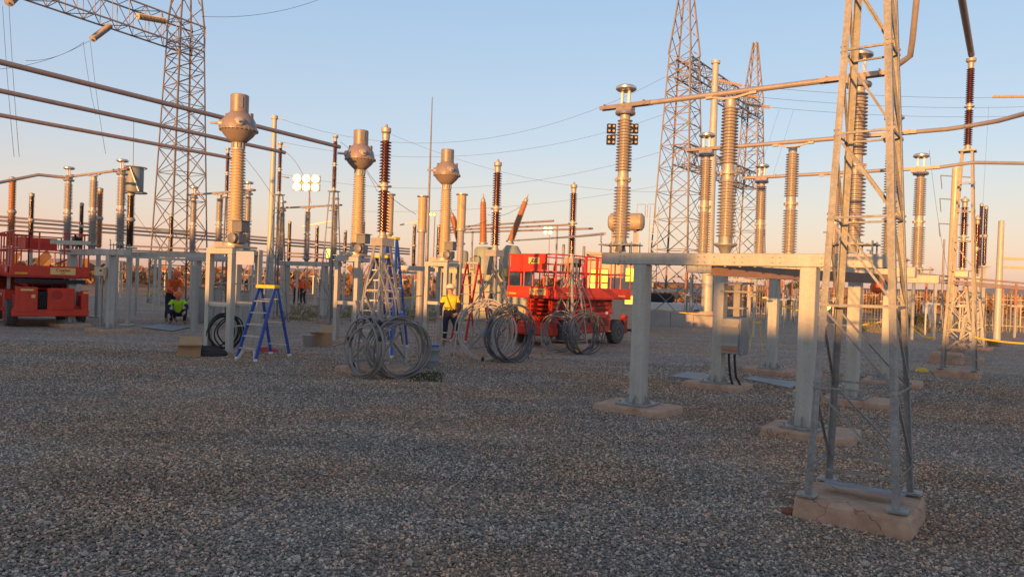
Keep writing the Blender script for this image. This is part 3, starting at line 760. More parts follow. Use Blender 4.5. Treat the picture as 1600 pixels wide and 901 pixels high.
# ------------------------------------------------------------------ ladders
def ladder(label, fl, fr, rl, rr, tl, tr, nr, m, rail=.035, wide=.075, caps=YELP, feet=WHITE, loc=None, group='stepladders'):
    P = [V3(x) for x in (fl,fr,rl,rr,tl,tr)]; fl,fr,rl,rr,tl,tr = P
    t = thing('stepladder', label, 'ladder', (fl+fr+rl+rr)/4, 0, group)
    side = (tr-tl).normalized(); bk = ((rl+rr)/2-(fl+fr)/2); bk.z = 0; bk = bk.normalized()*.05
    for a, b in ((fl,tl),(fr,tr)): MB().bar(a+V3((0,0,.04)), b-bk*.5, rail, wide, side.cross(b-a)).build('front_rail', m, t)
    for a, b in ((rl,tl),(rr,tr)): MB().bar(a+V3((0,0,.04)), b+bk, rail, wide*.8, side.cross(b-a)).build('rear_rail', m, t)
    for i in range(nr):
        f = (i+1)/(nr+1)*.97; a = fl.lerp(tl,f); b = fr.lerp(tr,f); d = (b-a).normalized()*.02
        MB().bar(a+d-bk*.6, b-d-bk*.6, .075, .028, (0,0,1)).build('step', ALU, t)
    for i in (0,2,4):
        if i < nr:
            f = (i+1)/(nr+1); a = rl.lerp(tl,f); b = rr.lerp(tr,f); MB().bar(a,b,.03,.02).build('rear_brace', ALU, t)
    c = (tl+tr)/2; rz = math.atan2(side.y, side.x)
    MB().box(c+V3((0,0,.02)), ((tr-tl).length+.08, .19, .075), rz, .012).build('top_cap', caps, t)
    for a in (fl,fr,rl,rr): MB().box(a+V3((0,0,.03)), (.055,.08,.06), rz, .008).build('foot', feet, t)
    k = MB(); d = (fr-fl).normalized()
    for a, b, s_ in ((fl,tl,1),(fr,tr,-1)):
        z = (b-a)*.13; k.bar(a+z*.1+d*s_*.03, a+z+d*s_*.12, .01,.07, side.cross(b-a))
    each(k,'knee_brace', WHITE, t)
    return t
ladder('blue stepladder with yellow top in the open left of centre', G(370,561), G(399,565), G(423,553), G(452,556), at(406,449,16.75), at(431,449,16.55), 5, BLUE)
ladder('tallest blue stepladder behind the nearest insulator stand, yellow top high up', G(588,556), G(612,559), G(612,540), G(636,542), at(606,374,20), at(620,374,19.8), 8, BLUE)
ladder('navy stepladder with bright steps seen through the nearest insulator stand', G(545,548), G(588,551), G(608,538), G(630,541), at(588,402,19.3), at(606,402,19.2), 8, NAVYL, caps=YELP)
ladder('red stepladder beside the worker in yellow', G(705,533), G(727,535), G(740,524), G(765,527), at(730,412,23.3), at(748,412,23.1), 7, REDL, caps=CAST)
# dust sheets on ground items
# ------------------------------------------------------------------ ground clutter
def box_open(name, label, c, sx, sy, sz, rz, m=CARD):
    t = thing(name, label, 'box', c, 0); th = .012; ca, sa = math.cos(rz), math.sin(rz)
    def q(x,y,z): return (c[0]+x*ca-y*sa, c[1]+x*sa+y*ca, c[2]+z)
    b = MB(); b.box(q(0,0,th/2+.003),(sx,sy,th),rz)
    for s_ in (-1,1):
        b.box(q(0,s_*sy/2,sz/2),(sx,th,sz),rz); b.box(q(s_*sx/2,0,sz/2),(th,sy-2*th,sz),rz)
    each(b,'carton_panel', m, t)
    for s_ in (-1,1):
        f = MB(); a = V3(q(0,s_*sy/2,sz)); d = V3((-sa*s_, ca*s_, (.15 if s_ < 0 else 1.4))).normalized(); xx = V3((ca,sa,0))*sx/2
        f.add([a-xx,a+xx,a+xx+d*sy*.6,a-xx+d*sy*.6,a-xx-V3((0,0,.008)),a+xx-V3((0,0,.008)),a+xx+d*sy*.6-V3((0,0,.008)),a-xx+d*sy*.6-V3((0,0,.008))],[(0,1,2,3),(7,6,5,4),(0,4,5,1),(1,5,6,2),(2,6,7,3),(3,7,4,0)])
        f.build('flap', m, t)
    return t
box_open('cardboard_box', 'open cardboard box on the gravel left of the first current transformer stand', G(296,556), .46,.36,.24, .35)
box_open('cardboard_box', 'cardboard box beside the galvanised bucket', G(502,539), .42,.36,.34, -.3)
c = G(482,541); b = thing('bucket','small galvanised bucket beside the cardboard box','bucket',c,0)
MB().lathe([(.13,.0),(.135,.01),(.17,.30),(.178,.31),(.168,.30),(.13,.02)], c, seg=20, cap=False).build('pail', ALU, b)
MB().tube([c+V3((.17*math.cos(a),0,.30-.1*math.sin(a))) for a in [i*math.pi/10 for i in range(11)]], .005, 5).build('handle', GALVD, b)
c = G(672,573); b = thing('metal_drum','blue-grey metal drum with wire rack on it, right of the nearest coils','drum',c,0)
MB().lathe([(.17,0),(.18,.01),(.18,.14),(.188,.15),(.18,.16),(.18,.36),(.188,.37),(.18,.38),(.18,.48),(.187,.49),(.16,.50),(.02,.495)], c, seg=24).build('drum_body', PLATE, b)
MB().lathe([(.186,.455),(.19,.46),(.19,.485),(.186,.49)], c, seg=24, cap=False).build('lid_band', BLUET, b)
rk = thing('wire_rack','small wire grid standing behind the blue-grey drum','wire rack',c+V3((-.1,.35,0)),0)
for i in range(6): MB().tube([c+V3((-.28+i*.07,.35,0)),c+V3((-.28+i*.07,.35,.92))],.006,5).build('wire',ALU,rk)
for i in range(5): MB().tube([c+V3((-.28,.35,.6+i*.07)),c+V3((.07,.35,.6+i*.07))],.006,5).build('wire',ALU,rk)
def lump(label, c, sx, sy, sz, m, seed, name='tarpaulin', cat='bag'):
    rnd = random.Random(seed); vs=[]; fs=[]; n=18; k=7
    for j in range(k):
        f=j/(k-1)
        for i in range(n):
            a=2*math.pi*i/n; rr=math.cos(f*math.pi/2)*.98+.02; w_=1+.22*mathutils.noise.noise(V3((math.cos(a)*2,math.sin(a)*2,seed+f*2)))
            vs.append((c[0]+sx/2*rr*w_*math.cos(a), c[1]+sy/2*rr*w_*math.sin(a), c[2]+sz*math.sin(f*math.pi/2)*(1+.4*mathutils.noise.noise(V3((math.cos(a)*1.5+f,math.sin(a)*1.5,seed))))))
    for j in range(k-1):
        for i in range(n): fs.append((j*n+i,j*n+(i+1)%n,(j+1)*n+(i+1)%n,(j+1)*n+i))
    fs.append(tuple((k-1)*n+i for i in range(n)))
    return tag(MB().add(vs,fs,True).build(name,m,None,loc=c), label, cat)
lump('crumpled black bag on the gravel right of the open cardboard box', G(318,555), .95,.5,.2, BLACK, 2)
lump('red cloth bundle behind the blue stepladder', G(418,549), .55,.25,.10, REDD, 5, 'cloth_bundle', 'cloth')
lump('yellow bundle of tape on the gravel near the far right lattice post', G(1441,580), .30,.3,.09, YELP, 7, 'tape_bundle', 'tape')
# steel cover plates
def plate(label, pts):
    z=.03; P=[G(*p) for p in pts]; vs=[(p.x,p.y,z) for p in P]+[(p.x,p.y,z-.012) for p in P]; n=len(P)
    mb=MB().add(vs,[tuple(reversed(range(n))) if False else tuple(range(n))]+[(i,(i+1)%n,n+(i+1)%n,n+i) for i in range(n)])
    tag(mb.build('cover_plate', PLATE, None, loc=P[0]), label, 'cover plate', 'steel cover plates over the cable trenches')
plate('grey steel cover plate left of the cabinet post', [(1046,589),(1075,582),(1122,587),(1096,595)])
plate('grey steel cover plate right of the cabinet post', [(1160,592),(1178,590),(1252,599),(1236,608)])
plate('grey steel plate on the gravel below the crouching worker', [(222,512),(250,507),(300,511),(270,518)])

# control cabinet on middle disconnector
cb = B0+V3((.0,0,0)); cpos = B0+U*.30+VV*(-.02)
t = thing('control_cabinet','grey control cabinet mounted on the left post of the middle right disconnector','cabinet',cpos,0)
MB().box(cpos+V3((0,0,1.02)),(.34,.42,.66),UA,.01).build('housing', GREYBOX, t)
dr = MB().box(cpos+U*.19+V3((0,0,1.02)),(.035,.46,.70),UA,.008).build('door', mat('cabinet_door_blue_grey',(.20,.24,.28),.45,.2,.08,4), t)
MB().box(cpos+U*.215-VV*.15+V3((0,0,.74)),(.012,.05,.08),UA).build('latch', ALU, dr)
for z in (.86,1.22): MB().box(cpos-VV*.225-U*.04+V3((0,0,z)),(.40,.03,.05),UA).build('bracket', CAST, t)
MB().box(cpos-VV*.216+V3((0,0,.76)),(.30,.008,.05),UA).build('label_strip', mat('copper_strip',(.45,.2,.12),.4,.6), t)
for k in (-.05,.06):
    q = cpos+U*k-VV*.1
    tag(MB().tube([q+V3((0,0,.7)),q+V3((.01,0,.5)),q+V3((.05,.02,.25)),q+V3((.13+k*.5,.0,.05)),q+V3((.14,0,-.02))],.022,8).build('cable', BLACK, t))
h_ = MB()
for z,l in ((2.02,.5),(1.86,.62),(1.55,.3)): h_.box(B0+U*.35+V3((0,0,z)),(l,.26,.035),UA)
h_.box(B0+U*.34+V3((0,0,1.7)),(.12,.12,.62),UA); each(h_,'drive_linkage', GALVD, t)

# channel links between rows of disconnectors
def link_bar(label, p, q, w_=.12, h2=.16, m=GALVB, name='cross_beam'):
    tag(MB().channel(p,q,w_,h2).build(name,m,None,loc=p), label, 'steel beam', 'steel beams joining the disconnector frames')
BRN = mat('primed_channel',(.25,.16,.12),.6,.1,.2,4)
link_bar('brown channel beam linking the nearest and middle right disconnector beams', A0+U*1.0+VV*.12+V3((0,0,2.17)), B0+U*3.0+V3((0,0,2.16)), m=BRN)
link_bar('long grey beam at head height behind the first current transformer', at(205,397,25), at(350,400,25.5))
link_bar('long grey beam behind the nearest insulator stand and tall ladder', at(590,416,26), at(735,424,24.8))
link_bar('grey beam between middle current transformer and left middle disconnector', at(523,402,22.5), at(540,404,23.5))

# ------------------------------------------------------------------ scissor lifts
def text_mesh(s, size, m, parent, loc, rot, name='lettering', ext=.004, shear=0.0, bold=0.0):
    cu = bpy.data.curves.new('txt','FONT'); cu.body = s; cu.size = size; cu.extrude = ext; cu.align_x='CENTER'; cu.align_y='CENTER'; cu.shear = shear; cu.offset = bold; cu.resolution_u = 3
    to = bpy.data.objects.new('txt', cu); COL.objects.link(to); dg = bpy.context.evaluated_depsgraph_get()
    me = bpy.data.meshes.new_from_object(to.evaluated_get(dg)); bpy.data.objects.remove(to)
    me.materials.clear(); me.materials.append(m); o = bpy.data.objects.new(name, me); COL.objects.link(o); o.parent = parent; o.location = loc; o.rotation_euler = rot
    return o
SIGNC = mat('cream_sign',(.85,.60,.22),.5,0,.05,5); ORNS = mat('orange_reflector',(.85,.42,.04),.4,0,.05,5)
def make_lift():
    t = thing('scissor_lift','x','scissor lift')   # local: y along the length, x across; near end at -y
    Wd, Ln = 1.9, 4.1; hx, hy = Wd/2, Ln/2
    ch = MB(); ch.box((0,0,.52),(1.3,3.7,.36),0,.03)
    ch.box((0,-1.9,.46),(1.75,.34,.30),0,.05); ch.box((0,1.9,.46),(1.75,.34,.30),0,.05)
    c = each(ch,'chassis', RED, t)[0]
    for sx in (-1,1):
        b = MB(); b.box((sx*.78,0,.70),(.40,1.75,.64),0,.04); bx = b.build('side_box', RED, c)
        d = MB(); d.box((sx*.985,-.35,.74),(.02,.9,.46)); d.build('access_panel', REDD, bx)
        e = MB(); e.lathe([(.09,0),(.09,.012)],(sx*.995,-.35,.80),(sx,0,0),seg=16)
        for k in range(5): e.box((sx*.99,.45,.62+k*.06),(.03,.5,.025))
        e0 = e; tag(e0.build('grille', BLACK, bx), kind='stuff')
        r_ = MB(); r_.box((sx*.99,-.78,1.0),(.012,.14,.03)); r_.box((sx*.99,.78,.42),(.012,.18,.035)); each(r_,'reflector', ORNS, bx)
    for sx in (-1,1):
        for sy in (-1,1):
            w_ = MB(); x0 = sx*.70; y0 = sy*1.32
            pr = [(.20,0),(.30,.0),(.37,.03),(.385,.08),(.385,.22),(.37,.27),(.30,.30),(.20,.30)]
            w_.lathe(pr,(x0 if sx>0 else x0,y0,.385),(sx,0,0),seg=28)
            wo = w_.build('wheel', TYRE, t)
            tr = MB()
            for k in range(22):
                a = k*2*math.pi/22; tr.box((x0+sx*.15, y0+.388*math.cos(a), .385+.388*math.sin(a)),(.24,.03,.02))
            tag(tr.build('tread', TYRE, wo), kind='stuff')
            rm = MB(); rm.lathe([(.21,.24),(.22,.31),(.17,.31),(.16,.26),(.06,.26),(.06,.31),(.02,.315)],(x0,y0,.385),(sx,0,0),seg=20); rm.build('rim', RIMG if sx>0 else RED, wo)
    sc_ = MB()
    for lv in range(4):
        z0 = .90+lv*.135; z1 = z0+.13
        for sx in (-1,1):
            x = sx*(.42-.0*lv)
            sc_.bar((x+sx*.05,-1.6,z0),(x+sx*.05,1.6,z1),.05,.10); sc_.bar((x-sx*.05,1.6,z0),(x-sx*.05,-1.6,z1),.05,.10)
        for y in (-1.6,0,1.6): sc_.tube([(-.5,y,(z0+z1)/2),(.5,y,(z0+z1)/2)],.035,8)
    each(sc_,'scissor_arm', REDD, t)
    cy = MB(); cy.tube([(0,-.9,.8),(0,.8,1.35)],.07,10); cy.tube([(.2,-1.2,.8),(.2,-.2,1.3)],.05,10)
    cy.tube([(-.3,-1.72,.75),(-.1,-1.74,1.0),(.1,-1.70,.8),(.25,-1.74,1.1)],.02,6); each(cy,'hydraulic_ram', BLACK, t)
    pl = MB(); z = 1.50
    pl.box((0,0,z-.04),(Wd,Ln,.06)); fl = pl.build('platform_floor', REDD, t)
    sk = MB()
    for sy in (-1,1): sk.box((0,sy*(hy-.02),z+.13),(Wd,.035,.30))
    for sx in (-1,1): sk.box((sx*(hx-.02),0,z+.13),(.035,Ln-.08,.30))
    each(sk,'toe_panel', RED, t)
    def rail(a, b, n, name='guard_rail'):
        a = V3(a); b = V3(b); g_ = MB()
        for zz in (2.24,2.75): g_.tube([a+V3((0,0,zz)), b+V3((0,0,zz))], .021, 8)
        for i in range(n+1):
            q = a.lerp(b,i/n); g_.tube([q+V3((0,0,z+.26)), q+V3((0,0,2.75))], .021, 8)
        each(g_, name, RED, t)
    rail((-hx+.03,-hy+.03,0),(hx-.03,-hy+.03,0),3); rail((-hx+.03,hy-.03,0),(hx-.03,hy-.03,0),3)
    rail((-hx+.03,-hy+.03,0),(-hx+.03,hy-.03,0),7); rail((hx-.03,-hy+.03,0),(hx-.03,hy-.03,0),7)
    ex = MB()
    for y in (-.5,.1): ex.box((hx-.05,y,2.12),(.05,.10,1.22))
    each(ex,'gate_post', RED, t)
    cbx = MB(); cbx.box((hx-.12,-.9,2.55),(.18,.30,.28),0,.02); cbx.box((hx-.20,-1.05,2.72),(.05,.05,.12)); each(cbx,'control_box', BLACK, t)
    sg = MB(); sg.box((.28,-hy-.012,z+.135),(.62,.01,.20)); s1 = sg.build('hire_sign', SIGNC, t)
    text_mesh('Coates', .125, RED, s1, (.28,-hy-.019,z+.165), (R(90),0,0), ext=.003, bold=.003)
    text_mesh('HIRE', .06, RED, s1, (.28,-hy-.019,z+.075), (R(90),0,0), ext=.003)
    rf = MB(); rf.box((-.72,-hy-.01,z+.05),(.30,.012,.05)); rf.box((hx+.004,-1.3,z+.05),(.012,.4,.05)); rf.box((hx+.004,1.5,z+.05),(.012,.4,.05)); rf.box((-hx-.004,-1.3,z+.05),(.012,.4,.05)); each(rf,'reflector', ORNS, t)
    dc = MB()
    for sx in (-1,1):
        for (y,zz,a,b) in ((-1.95,1.2,.16,.1),(.6,1.0,.12,.08),(.1,.62,.10,.1),(-.1,.95,.14,.05)): dc.box((sx*.992,y if abs(y)<1 else -.6,zz if zz<1.1 else .9),(.008,a,b))
    each(dc,'warning_decal', WHITE, t)
    for sx in (-1,1):
        o_ = MB(); o_.box((sx*.80,-1.92,.62),(.16,.22,.62),0,.02); o_.box((sx*.80,1.92,.62),(.16,.22,.62),0,.02); each(o_,'outrigger', REDD, t)
    return t
lift = make_lift()
bk = MB().box((-.10,-2.075,2.50),(1.42,.025,.46)); bp = bk.build('front_board', RED, lift)
bk = MB().box((-.38,-2.092,2.50),(.10,.01,.46)); bk.build('fold_strip', REDD, bp)
text_mesh('JLG', .17, BLACK, bp, (.12,-2.094,2.56), (R(90),0,0), ext=.004, shear=.35, bold=.006)
MB().box((.12,-2.089,2.56),(.42,.004,.19)).build('logo_plate', SIGNC, bp)
crn = V3((1.28,21.8,0)); ld = V3((.66,.75,0)).normalized(); wd = V3((-.75,.66,0)).normalized()
cR = crn+ld*2.05+wd*.95
place(lift, cR, -math.atan2(ld.x, ld.y), 'right red scissor lift parked behind the insulator stands, board on its front rail', 'red rough-terrain scissor lifts')
l2 = copy_tree(lift)
for ch in list(l2.children):
    if ch.name.startswith('front_board'):
        for k in list(ch.children): bpy.data.objects.remove(k)
        bpy.data.objects.remove(ch)
crl = V3((-15.1,22.5,0)); ld2 = V3((-.66,.75,0)).normalized(); wd2 = V3((.75,.66,0)).normalized()
cL = crl+ld2*2.05+wd2*.95
place(l2, cL, math.atan2(-ld2.x, ld2.y), 'left red scissor lift cut off by the left edge', 'red rough-terrain scissor lifts')
keep = V3(l2.location); l2.location = (0,0,0)
bt = MB().box((-.98,-1.3,1.64),(.01,.62,.2)).build('name_board', RED, l2); 
text_mesh('JLG', .17, WHITE, bt, (-.99,-1.35,1.64), (R(90),0,R(-90)), ext=.003, bold=.004)
l2.scale = (1.1,1.08,1.06)
for (nm,c_,sz,mt) in (('engine_cover',(-.60,-2.16,.80),(.52,.22,.72),RED),('engine_cover',(.22,-2.17,.82),(.66,.2,.64),RED),('engine_bay',(-.22,-2.11,.78),(.24,.14,.5),BLACK),('lower_bumper',(0,-2.14,.42),(1.85,.24,.2),RED),('end_column',(.82,-2.15,.75),(.18,.2,.66),RED),('under_deck',(0,-2.06,1.33),(1.7,.1,.12),BLACK),('step_rail',(-.60,-2.275,1.08),(.3,.012,.05),SIGNC),('small_plate',(-.45,-2.275,.9),(.09,.012,.09),SIGNC),('small_plate',(.84,-2.26,1.02),(.14,.012,.05),SIGNC)):
    MB().box(c_,sz,0,.02 if sz[1] > .1 else 0).build(nm,mt,l2)
em_ = MB().lathe([(.13,0),(.13,.012),(.10,.014),(.02,.012)],(.12,-2.272,.95),(0,-1,0),seg=20).build('round_badge', REDD, l2)
hs_ = MB()
for k_ in range(4): hs_.tube([(-.30+k_*.05,-2.2,.55),(-.36+k_*.07,-2.24,.75),(-.26+k_*.05,-2.22,1.0)],.014,6)
each(hs_,'hose',BLACK,l2)
MB().box((.35,1.98,2.50),(.9,.03,.42)).build('rear_board', RED, l2)
l2.location = keep
l4 = copy_tree(l2); l4.location = (-18.9,24.6,0); l4.rotation_euler = (0,0,R(-38)); l4['label'] = 'red scissor lift mostly outside the left edge, only its corner in view'
l3 = copy_tree(l2); l3.scale = (1,1,1); q = gz(975,480,31.5)
place(l3, (q.x-1.25,q.y+1.5,0), R(-120), 'partly hidden third red machine behind the nearest disconnector left post', 'red rough-terrain scissor lifts')

# ------------------------------------------------------------------ cabin with yellow panes (sun reflection put in as glow), transformer bay
def cabin():
    a = at(968,405,30.5); b = at(1010,405,32); c = V3(((a.x+b.x)/2-.5, 32.3, 0))
    t = thing('site_cabin','cream site cabin with yellow windows glowing as painted sun reflection behind the right red lift','cabin',c,0)
    rz = R(-8)
    ca, sa = math.cos(rz), math.sin(rz)
    MB().box(c+V3((0,0,1.62)),(2.5,2.2,3.1),rz,.03).build('cabin_wall', mat('cream_panel',(.48,.40,.30),.6), t)
    def q(x,y,z): return V3((c.x+x*ca-y*sa, c.y+x*sa+y*ca, z))
    for (x,z,w_,h2) in ((-.75,1.98,.78,1.22),(.62,2.35,.62,.62),(.62,1.30,.62,.42)):
        f = MB(); f.box(q(x,-1.115,z),(w_,.03,h2),rz); fo = f.build('window', RED if x < 0 else CAST, t)
        if x < 0:
            for i in (-1,1):
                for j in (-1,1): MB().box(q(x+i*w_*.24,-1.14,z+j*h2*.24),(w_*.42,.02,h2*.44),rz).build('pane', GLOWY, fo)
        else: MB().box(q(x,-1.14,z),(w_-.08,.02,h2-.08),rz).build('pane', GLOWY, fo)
    MB().box(c+V3((0,0,3.22)),(2.7,2.4,.1),rz).build('roof', GALVD, t)
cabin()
def transformer():
    D = 33; c = gz(765,430,D); c = V3((c.x,D+1.2,0))
    t = thing('power_transformer','large green-grey power transformer behind the red ladder','transformer',c,0)
    MB().box(c+V3((0,0,1.25)),(3.9,2.4,2.3),R(-6),.05).build('tank', GREENT, t)
    MB().box(c+V3((0,0,.05)),(4.4,3.0,.1),R(-6)).build('plinth', CONCG, t)
    for i in range(9): MB().box(c+V3((-1.8+i*.45,-1.22,1.2)),(.05,.09,2.1),R(-6)).build('rib', GREENT, t)
    MB().box(c+V3((0,-.1,2.44)),(4.1,2.6,.08),R(-6)).build('cover', GREENT, t)
    for (px,y0,y1,rpx) in ((756,428,386,16),(722,428,392,9)):
        a = at(px,y0,D); b = at(px,y1,D); L_ = (b-a).length; r_ = rpx*D/FPX
        MB().lathe([(r_,0),(r_,L_*.9),(r_*.8,L_),(r_*.3,L_+.02)], a,(0,0,1),seg=22).build('turret', GREENT, t)
    a = at(795,440,D-1.2); b = at(800,385,D-1.2); MB().lathe([(.25,0),(.46,.25),(.50,.8),(.42,1.3),(.25,1.55)], a,(b-a),seg=22).build('cooling_drum', GREENT, t)
    for (xa,ya,xb,yb,DD) in ((755,380,755,312,33),(797,378,822,312,35.2),(720,382,706,335,33)):
        a = at(xa,ya,DD); b = at(xb,yb,DD); L_ = (b-a).length
        o = MB().lathe([(.12,0)]+shed_prof(.08,L_-.1,26,.14,.18,.14,.11)+[(.08,L_-.08)], a,(b-a),seg=14).build('bushing', ORG_P, t)
        MB().lathe([(.09,L_-.1),(.10,L_),(.05,L_+.06),(.05,L_+.14),(.025,L_+.16),(.025,L_+.28)], a,(b-a),seg=12).build('cap', CAST, o)
        MB().lathe([(.2,-.05),(.2,.02),(.14,.05),(.12,.12)], a,(b-a),seg=14).build('flange', CAST, o)
    for i,(xa,ya,xb,yb) in enumerate(((740,420,745,400),(775,425,785,395),(810,430,812,400))):
        MB().tube([at(xa,ya,D-1),at(xa,yb,D-1),at(xb,yb,D-.6)],.04,8).build('pipe', GALV, t)
    vlv = MB().lathe([(.13,0),(.13,.3),(.1,.34)], at(788,432,D-1.6),(0,0,1),seg=14).build('breather', YELP, t)
    return t
transformer()
# conservator (cream horizontal cylinder) right of centre
c = at(985,347,36); t = thing('oil_conservator','cream horizontal oil tank on a raised frame behind the nearest disconnector','oil tank',(c.x,c.y,0),0)
ax = V3((.93,-.36,0)).normalized(); MB().lathe([(.02,-.88),(.3,-.85),(.42,-.75),(.42,.75),(.3,.85),(.02,.88)], c+V3((-.2,0,0)), ax, seg=30).build('tank', mat('cream_tank',(.36,.29,.21),.5), t)
fr = MB()
for k in (-.6,.5):
    p = c+V3((-.2,0,0))+ax*k
    for yy in (-.4,.4): fr.bar((p.x,p.y+yy,0),(p.x,p.y+yy,c.z-.35),.1)
    fr.bar((p.x,p.y-.45,c.z-.42),(p.x,p.y+.45,c.z-.42),.1)
each(fr,'frame', CAST, t)
rl = MB(); p = c+V3((-.2,0,.5))+ax*.5
for k in (0,.5): rl.tube([p+ax*k-V3((0,0,.3)), p+ax*k+V3((0,0,.35)), p+ax*(k+.4)+V3((0,0,.35)), p+ax*(k+.4)-V3((0,0,.3))],.02,6)
for k in range(9): rl.tube([p+ax*.55+V3((0,-.5,-.4-k*.35)), p+ax*.95+V3((0,-.5,-.4-k*.35))],.015,5)
for k in (.55,.95): rl.tube([p+ax*k+V3((0,-.5,.2)), p+ax*k+V3((0,-.5,-3.6))],.02,5)
each(rl,'access_ladder', CAST, t)

# ------------------------------------------------------------------ big gantries
def gantry_tower(label, base, H, b, top, n, peak=0.0, rz=UA, group='tall lattice gantry towers', legw=.085):
    t = thing('gantry_tower', label, 'lattice tower', (0,0,0), 0, group)
    zs = [0]; st_ = [1.0*(.9**i) for i in range(n)]; s_ = sum(st_)
    for q in st_: zs.append(zs[-1]+q/s_*H)
    lv = [(zs[i], zs[i+1], 'hx') for i in range(n)]
    lattice(t, H, b, top, lv, legw, .040, RUSTY, 0)
    if peak:
        t2 = []
        cs = [(-1,-1),(1,-1),(1,1),(-1,1)]
        for k in range(4): MB().bar((cs[k][0]*top/2,cs[k][1]*top/2,H),(cs[k][0]*.12,cs[k][1]*.12,H+peak),.08).build('peak_leg', RUSTY, t)
        for j in range(5):
            z0 = H+peak*j/5; z1 = H+peak*(j+1)/5; s0 = top/2+(.12-top/2)*j/5; s1 = top/2+(.12-top/2)*(j+1)/5
            for k in range(4):
                a = cs[k]; c_ = cs[(k+1)%4]; MB().bar((a[0]*s0,a[1]*s0,z0),(c_[0]*s1,c_[1]*s1,z1),.04).build('brace', RUSTY, t)
    place(t, base, rz); 
    return t
def truss(label, p, q, hgt, wid, n, group='lattice gantry beams', cw=.07, bw=.034):
    p = V3(p); q = V3(q); d = (q-p).normalized(); side = V3((d.y,-d.x,0)).normalized()
    t = thing('gantry_beam', label, 'gantry beam', p, 0, group); Z = V3((0,0,1))
    def P(f, a, b): return p.lerp(q,f)+side*a*wid/2+Z*b*hgt/2
    for a in (-1,1):
        for b in (-1,1): MB().bar(P(0,a,b),P(1,a,b),cw).build('chord', RUSTY, t)
    for i in range(n):
        f0, f1 = i/n, (i+1)/n
        for a in (-1,1): MB().bar(P(f0,a,-1 if i%2 else 1),P(f1,a,1 if i%2 else -1),bw).build('brace', RUSTY, t); MB().bar(P(f0,a,-1),P(f0,a,1),bw*.8).build('brace', RUSTY, t)
        for b in (-1,1): MB().bar(P(f0,-1 if i%2 else 1,b),P(f1,1 if i%2 else -1,b),bw).build('brace', RUSTY, t); MB().bar(P(f0,-1,b),P(f0,1,b),bw*.8).build('brace', RUSTY, t)
    return t
GL = gz(278,450,42); GL.z = 0
gantry_tower('tall lattice gantry tower in the upper left, cut off by the top edge', GL, 15.3, 2.35, 1.45, 12, 7)
pT = at(300,62,41.5); qT = at(40,-30,35)
truss('lattice gantry beam crossing the top left corner', pT+(pT-qT).normalized()*.4, qT+(qT-pT).normalized()*3, 1.35, 1.35, 14)
GR = gz(1056,450,43); GR.z = 0
gantry_tower('tall lattice gantry tower right of centre, cut off by the top edge', GR, 15.3, 2.6, 1.35, 12, 5.2)
GR2 = gz(1166,450,53); GR2.z = 0
gantry_tower('farther lattice gantry tower with its pointed top in view', GR2, 15.3, 2.3, 1.1, 11, 4.2)
for k,(za,zb,lab) in enumerate(((14.6,14.6,'upper lattice beam between the two right gantry towers'),(9.6,9.6,'lower lattice beam between the two right gantry towers'))):
    truss(lab, GR+V3((0,0,za)), GR2+V3((0,0,zb)), 1.1, 1.0, 14)

def string(label, a, b, r=.12, n=16, m=ORG_P, group='insulator strings on the gantries'):
    a = V3(a); b = V3(b); L_ = (b-a).length
    mb = MB().lathe([(.03,0)]+shed_prof(.1,L_-.1,n,.04,r)+[(.03,L_)], a, b-a, seg=12)
    tag(mb.build('insulator_string', m, None, loc=a), label, 'insulator string', group)
string('tan insulator string lying along the top left gantry beam', at(212,25,37.5), at(262,34,39), .16, 20, PORCB)
string('grey insulator string hanging below the top left gantry beam', at(173,40,38), at(142,63,36.5), .16, 22, PORC)
string('grey insulator string cut off at the top left corner', at(30,-12,34), at(12,6,33), .2, 16, PORC)
for i,(a,b,lab) in enumerate((((1112,124),(1162,134),'upper left'),((1150,148),(1186,152),'middle'),((1163,163),(1206,168),'lower right'))):
    string('%s tan insulator string beside the right gantry beam' % lab, at(*a,46+2*i), at(*b,46+2*i), .13, 16, PORCB)
string('tan insulator string at the right edge of the sky', at(1550,151,60), at(1605,151,60), .13, 16, PORCB)
# wires
WIREM = mat('weathered_wire', (.10,.09,.085), .7, .1, .1, 5)
def wire(label, pts, r=.018, sag=0, group='thin overhead wires', m=WIREM):
    P = [V3(p) for p in pts]
    if len(P) == 2 and sag:
        a,b = P; P = [a.lerp(b,i/16)-V3((0,0,sag*4*(i/16)*(1-i/16))) for i in range(17)]
    tag(MB().tube(P, r*.62, 5).build('overhead_wire', m, None, loc=P[0]), label, 'wire', group)
wire('pinkish wire rising from the left gantry tower to the top edge', [at(315,26,42), at(500,-1,50)], .02, .4)
wire('upper thin wire sagging across the middle sky', [at(430,183,52), at(1040,120,50)], .016, 3.0)
wire('second thin wire sagging across the middle sky', [at(440,222,60), at(1040,178,60)], .018, 2.2)
wire('third thin wire sagging across the middle sky', [at(440,272,62), at(1030,238,62)], .018, 2.0)
wire('thin wire descending right from above the middle transformer head', [at(600,205,60), at(1030,300,60)], .016, 1.2)
wire('lowest thin wire rising right across the middle sky', [at(560,330,70), at(1040,288,70)], .018, .8)
for i,(a,b) in enumerate((((1162,134),(1600,152)),((1186,152),(1600,167)),((1206,168),(1600,181)))):
    wire(['upper','middle','lower'][i]+' of the three parallel wires from the right gantry to the right edge', [at(*a,46+2*i), at(*b,58)], .018, .3)
for i,(a,b,D) in enumerate((((131,66),(40,95),36),((140,64),(0,108),36),((4,10),(22,245),30),((14,8),(30,245),30),((130,66),(150,180),35),((141,64),(165,240),34))):
    wire(['left','right'][i%2]+' thin wire of the pair '+['going down left from the grey hanging string','dropping at the far left edge','dropping from the grey hanging string'][i//2], [at(*a,D), at(*b,D-6 if i<2 else D-3)], .014, .25)
